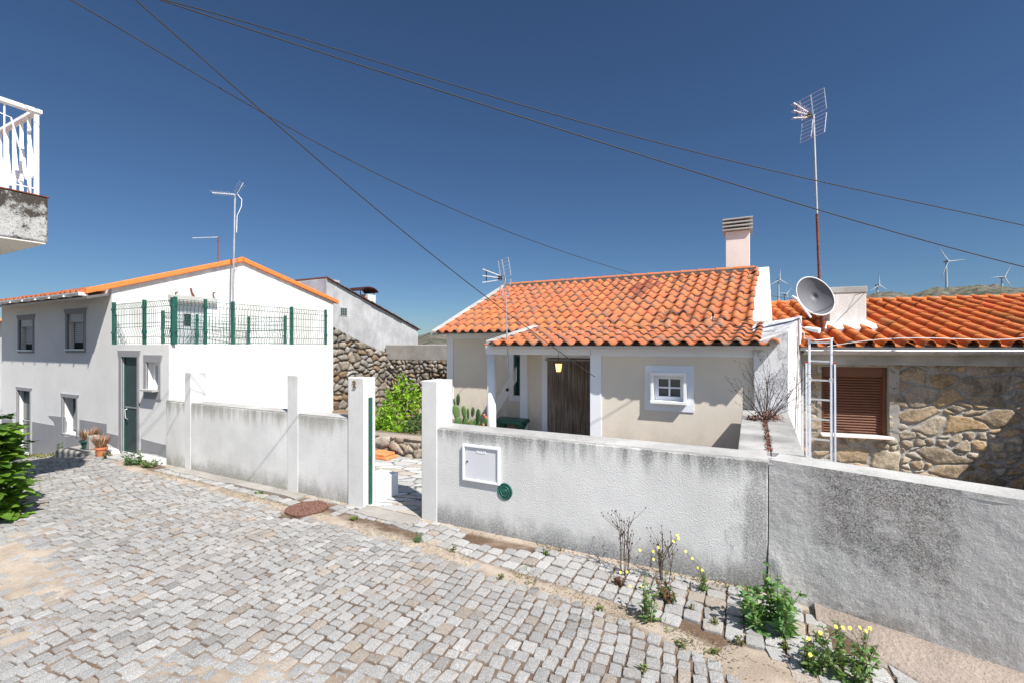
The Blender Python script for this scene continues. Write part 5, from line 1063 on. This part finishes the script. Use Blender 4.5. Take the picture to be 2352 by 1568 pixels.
# weeds
def weed(label, p, h, r, n_, L, cols, flowers=0, stems=3, name='weed', cat='weed', dry=False, fl=None, stem_h=None, asp=.4, spread=1.):
    p = Vector(p); T = thing(name, label, cat, p); sm = MB(); lm = MB(); tips = []
    for i in range(stems):
        a = pr.uniform(0, 6.28); q = p+Vector((math.cos(a)*r*.35, math.sin(a)*r*.35, 0))
        hh_ = h*pr.uniform(.6, 1); tip = p+Vector((math.cos(a)*r*pr.uniform(.2, .9)*spread, math.sin(a)*r*pr.uniform(.2, .9)*spread, hh_))
        mid = q.lerp(tip, .5)+rv3()*h*.05; sm.tube([q-Z*.02, mid, tip], .0035, 5, .0015); tips.append((q, mid, tip))
        if dry:
            for k in range(3):
                t = pr.uniform(.4, .9); s0 = q.lerp(tip, t); e = s0+Vector((pr.gauss(0, .4), pr.gauss(0, .4), .9))*h*.28; sm.tube([s0, e], .0022, 4, .001); sm.lathe(e, [(.004, 0), (.005, .008), (.001, .014)], 5)
    sm.build('stem', M['dry_stem'] if dry else M['stem'], T)
    for i in range(n_):
        q, mid, tip = pr.choice(tips); t = pr.random()**1.3; b_ = (q.lerp(mid, t*2) if t < .5 else mid.lerp(tip, t*2-1)); a = pr.uniform(0, 6.28)
        leaf(lm, b_, Vector((math.cos(a), math.sin(a), pr.uniform(.0, 1.1))), L*pr.uniform(.5, 1.3)*(1.15-.6*t), L*asp*pr.uniform(.6, 1.2), pr.choice(cols), .3, pr.uniform(.1, .6), rv3().normalized()+Z)
    if n_: lm.build('leaves', M['leaf'], T)
    for i in range(flowers):
        a = pr.uniform(0, 6.28); q = tips[i % len(tips)][1]; e = fl[i] if fl else p+Vector((math.cos(a)*r*.8, math.sin(a)*r*.8, h*pr.uniform(.85, 1.15)))
        f = MB(); f.tube([q, q.lerp(e, .5)+Z*.02, e], .002, 4); nf = Vector((pr.gauss(0, .3), -.8, .7)).normalized(); x_ = nf.cross(Z).normalized(); y_ = x_.cross(nf)
        f.build('flower_stalk', M['stem'], T); f = MB()
        for k in range(9): th = 2*math.pi*k/9; d = x_*math.cos(th)+y_*math.sin(th); sd = nf.cross(d); f.quad(e, e+d*.006+sd*.0035, e+d*.0125, e+d*.006-sd*.0035)
        f.lathe(e+nf*.001, [(.005, 0), (.004, .003), (.001, .004)], 8, nf)
        f.build('flower', M['petal'], T)
    return T
g = gnd
weed('large leafy green weed at the foot of the wall crack', g(1768, 1442), .36, .27, 430, .075, [(.14, .27, .08), (.19, .34, .09), (.10, .21, .07), (.17, .30, .12)], stems=26)
weed('bushy flowering weed with yellow heads by the rough wall, lower right', g(1945, 1545), .24, .23, 420, .045, [(.12, .23, .06), (.17, .27, .10), (.15, .20, .06)], 7, 22, fl=[at(x, y, 2.62) for x, y in ((1884, 1452), (1920, 1438), (1936, 1440), (1952, 1441), (1975, 1440), (1998, 1441), (1990, 1448))])
weed('small yellow-flowered weed on the setts left of the bushy one', g(1868, 1535), .18, .12, 170, .045, [(.11, .20, .05), (.15, .22, .08)], 2, 10, fl=[at(1857, 1465, 2.65), at(1861, 1502, 2.6)])
weed('slender pale green weed standing in the dirt gutter', g(1490, 1425), .30, .07, 120, .05, [(.13, .22, .10), (.16, .25, .08)], 2, 8, fl=[at(1475, 1345, 3.35), at(1448, 1345, 3.35)])
weed('reddish low weed with green tips between slender weed and wall', g(1538, 1376), .14, .12, 110, .05, [(.15, .07, .04), (.10, .15, .05), (.2, .1, .05)], stems=8)
weed('tall dry brown stems against the street wall with two yellow flowers at the foot', g(1432, 1318), .50, .10, 26, .04, [(.10, .03, .03), (.08, .12, .04)], 2, 9, dry=True, fl=[at(1425, 1313, 3.6), at(1440, 1312, 3.6)], spread=1.1)
weed('airy yellow-flowered stems leaning on the street wall', g(1530, 1335), .42, .12, 40, .03, [(.16, .12, .05), (.12, .15, .05)], 7, 8, dry=True, fl=[at(x, y, 3.62) for x, y in ((1500, 1265), (1512, 1256), (1547, 1242), (1556, 1228), (1470, 1262), (1501, 1283), (1558, 1235))])
weed('upright green stalks with yellow flowers close to the street wall', g(1612, 1355), .20, .05, 100, .03, [(.12, .22, .06), (.10, .19, .05)], 4, 7, fl=[at(x, y, 3.55) for x, y in ((1575, 1265), (1590, 1281), (1602, 1303), (1613, 1308))])
weed('small reddish tuft under the tall dry stems', g(1425, 1340), .07, .08, 80, .035, [(.14, .05, .045), (.2, .09, .06)], stems=6)
weed('tiny green weed in the gutter before the gate pier', g(960, 1243), .08, .05, 50, .04, [(.10, .20, .08), (.13, .24, .09)], stems=6)
weed('small green tuft by the wall foot left of the dry stems', g(1252, 1272), .06, .04, 34, .03, [(.12, .2, .05)], stems=5)
weed('flat green moss-like tuft at the pavement edge near the gate', g(815, 1190), .03, .08, 60, .035, [(.18, .26, .05), (.14, .22, .04)], stems=8)
weed('flat green tuft left of the rusty manhole cover', g(595, 1132), .03, .07, 60, .03, [(.12, .24, .04)], stems=8)
weed('thin tall green weed at the left end of the garden wall', g(417, 1070), .38, .04, 60, .05, [(.14, .22, .05)], stems=3)
weed('leafy grey-green weed at the annex corner', g(305, 1066), .22, .20, 150, .07, [(.12, .22, .10), (.10, .2, .09)], stems=14)
weed('lighter green weed clump right of the annex doorstep', g(345, 1070), .16, .17, 120, .06, [(.16, .27, .10), (.2, .3, .12)], stems=14)
weed('small dark weed below the pots', g(246, 1052), .12, .10, 60, .05, [(.08, .14, .05)], stems=8)
weed('small green weed left of the dark weed below the pots', g(226, 1043), .10, .08, 50, .05, [(.12, .2, .05)], stems=6)
weed('upright green weed by the far window of the white house', W(-12.0, 3.95, float(gz(-12.0))), .30, .08, 50, .06, [(.14, .24, .07)], stems=5)
for (x, y, h, lb) in ((1735, 1395, .06, 'tiny grass tuft close against the left side of the large leafy weed'), (1640, 1435, .05, 'small grass tuft midway between the slender pale weed and the large leafy weed'), (1700, 1480, .06, 'small grass tuft in the dirt below the large leafy weed'), (1590, 1400, .05, 'tiny grass tuft just right of the reddish low weed'), (1150, 1328, .05, 'lone tiny grass tuft in the gutter below the round valve cover'), (1040, 1265, .05, 'tiny grass tuft in the gutter below the left edge of the meter cabinet'), (1480, 1540, .03, 'lowest tiny grass tuft among the setts, near the bottom edge'), (1880, 1468, .05, 'tiny grass tuft on the dirt above the small yellow-flowered weed'), (1805, 1490, .06, 'grass tuft between the large leafy weed and the small yellow-flowered weed'), (1380, 1400, .03, 'tiny grass tuft left of the slender pale weed in the gutter'), (1560, 1480, .03, 'tiny grass tuft in the setts below the slender pale weed'), (1640, 1500, .04, 'tiny grass tuft in the setts, second from the bottom edge')):
    weed(lb, g(x, y), h, .03, 18, .035, [(.13, .20, .05), (.2, .17, .07)], stems=5, name='grass_tuft', cat='grass tuft')['group'] = 'tiny tufts in the sett joints'
# dry plant on the cross wall
p = W(.22, 6.1, zw)
T = thing('dry_shrub', 'leafless reddish dry plant with fine branching twigs growing on top of the cross wall', 'plant', p); m = MB(); lm = MB()
for i in range(26):
    a = pr.uniform(0, 6.28); el_ = pr.uniform(.35, 1.4); d = Vector((math.cos(a)*math.cos(el_), math.sin(a)*math.cos(el_)*.6, math.sin(el_))); L = pr.uniform(.3, .75); q = p; 
    pts = [p]; dd = d.copy()
    for k in range(5):
        dd = (dd+rv3()*.22+Z*.06).normalized(); q = q+dd*L/5; pts.append(q)
        if k > 0:
            e = q+(dd+rv3()*.9).normalized()*L*.22; m.tube([q, e], .0017, 4, .001); m.lathe(e, [(.004, 0), (.006, .006), (.001, .012)], 5)
            e2 = e+(dd+rv3()*.9).normalized()*L*.12; m.tube([e, e2], .0013, 4, .001)
    m.tube(pts, .0045, 5, .0015)
m.build('twigs', M['dry_stem'], T); m = MB()
for i in range(260):
    a = pr.uniform(0, 6.28); rr = pr.random()**.5*.20; leaf(m, p+Vector((rr*math.cos(a), rr*math.sin(a)*.7, pr.uniform(0, .16)*(1-rr*4) if rr < .2 else .01)), rv3()+Z*.4, .035, .018, pr.choice([(.17, .06, .05), (.12, .045, .04), (.22, .1, .08)]))
leafs = m.build('leaves', M['leaf_thick'], T)
m = MB()
for i in range(500):
    vv = pr.uniform(4.3, 6.0); uu = .19+.02*(vv-4.3)/1.7+pr.gauss(0, .012); leaf(m, W(uu, vv, zw+.004), rv3()+Z*.3, .022, .012, pr.choice([(.17, .06, .05), (.2, .08, .05), (.1, .05, .03)]))
tag(m.build('creeping_stonecrop', M['leaf_thick']), 'dry reddish creeper filling the joint along the top of the cross wall', 'ground cover', kind='stuff')
# pots
def pot(label, potname, base, r0, r1, h, mat, seed, n_=60, hh_=.30):
    T = thing('potted_plant', label, 'potted plant', base, 'potted plants by the annex'); base = Vector(base)
    b = MB().lathe(base, [(r0, 0), (r1*.94, h*.8), (r1*1.08, h*.81), (r1*1.1, h), (r1*.95, h), (r1*.9, h*.85)], 20); b.build('pot', mat, T, smooth=False)
    m = MB()
    for i in range(n_):
        a = pr.uniform(0, 6.28); rr = pr.random()**.5*r1*.8; q = base+Vector((rr*math.cos(a), rr*math.sin(a), h*.9)); leaf(m, q, Vector((math.cos(a)*.35, math.sin(a)*.35, 1))+rv3()*.15, hh_*pr.uniform(.6, 1.1), .013, pr.choice([(.36, .14, .09), (.42, .22, .13), (.26, .12, .08), (.3, .26, .12)]), .3, .12)
    m.build('leaves', M['leaf_thick'], T)
pot('dark green pot of reddish spiky plant by the white house wall', 'p', W(onV(204, 0, 3.92)[0], 3.92, -1.87), .085, .12, .16, M['pot_green'], 1, 130, .24)
pot('terracotta pot of reddish spiky plant in front of the green pot', 'p', W(onV(233, 0, 3.80)[0], 3.80, -1.93), .055, .085, .19, M['pot_clay'], 2, 110, .24)
tag(MB().box(-10.72, -10.55, 3.86, 4.0, -1.87, -1.62).build('concrete_block', M['concrete'], bevel=.01), 'small pale concrete block between the two plant pots', 'block')
tag(MB().hexa([W(-11.3, 3.60, -2.2), W(-10.38, 3.66, -2.2), W(-10.38, 4.08, -2.2), W(-11.3, 4.08, -2.2)], [W(-11.25, 3.63, -1.885), W(-10.38, 3.68, -1.875), W(-10.38, 4.08, -1.87), W(-11.25, 4.08, -1.87)]).build('stone_step', M['concrete'], bevel=.03), 'low worn stone step under the plant pots', 'step')
# strip of low weeds along the white house
m = MB()
for i in range(900):
    uu = pr.uniform(-15.2, -11.4); vv = pr.uniform(3.6, 4.05)-abs(pr.gauss(0, .1)); leaf(m, W(uu, vv, float(gz(uu))), rv3()+Z*.8, .06*pr.uniform(.5, 1.2), .02, pr.choice([(.2, .17, .06), (.14, .19, .05), (.26, .19, .09)]))
tag(m.build('ground_weeds', M['leaf']), 'dry low weeds along the foot of the white house', 'ground cover', kind='stuff')
m = MB()
for i in range(2600):
    uu = pr.uniform(-2.6, 2.3) if pr.random() < .8 else pr.uniform(-8, -2.6)
    if vnoise(uu*3.1+5, 1, 77) < .50: continue
    vv = (float(wallv(uu))-.02-abs(pr.gauss(0, .035))) if pr.random() < .6 else float(vtop(uu))+pr.gauss(.05, .05)
    if vv > float(wallv(uu))-.015: continue
    hq = pr.uniform(.015, .06); leaf(m, W(uu, vv, -1.9), Vector((pr.gauss(0, .5), pr.gauss(0, .5), 1)), hq, .006, pr.choice([(.13, .18, .05), (.22, .18, .08), (.28, .22, .12), (.10, .15, .04), (.16, .09, .06)]))
tag(m.build('sparse_grass', M['leaf']), 'sparse short grass and dry sprigs along the wall foot and the gutter', 'grass', kind='stuff')
# dry litter in the gutter (uncountable)
m = MB()
for i in range(5200):
    uu = pr.uniform(-8, 2.4); base_v = float(vtop(uu)) if pr.random() < .6 else float(wallv(uu))-.05; vv = base_v+pr.gauss(.04, .06)
    if vv > float(wallv(uu))-.02: continue
    if vnoise(uu*2.5, 3, 6) < .35: continue
    leaf(m, W(uu, vv, -1.895+pr.uniform(0, .012)), Vector((pr.gauss(0, 1), pr.gauss(0, 1), pr.uniform(0, .3))), pr.uniform(.008, .026), .006, pr.choice([(.22, .14, .08), (.3, .22, .13), (.12, .07, .04), (.14, .16, .06), (.4, .33, .25)]))
tag(m.build('gutter_litter', M['leaf_thick']), 'dry leaf litter and debris along the gutter', 'litter', kind='stuff')
# manhole
p = gnd(705, 1168); b = MB().lathe(p-Z*.002, [(.235, 0), (.235, .022), (.21, .024), (.205, .019), (.19, .022), (.001, .024)], 32); 
o = b.build('manhole_cover', M['manhole']); tag(o, 'round rusty manhole cover with pale specks in the pavement edge', 'manhole cover')
# pieces at the far left edge
NB_ = thing('neighbour_house', 'sliver of white neighbouring house at the far left edge, behind the shrub', 'house', W(-17.5, 4.6, -3))
b = MB().box(-18.6, -15.66, 4.6, 9, -3.2, .65); b.build('wall', M['white_wall'], NB_); MB().prism([W(-18.7, 4.45, .65), W(-18.7, 9.1, .65), W(-18.7, 6.8, 1.3)], U*3.02).build('roof', M['orange_clay'], NB_)
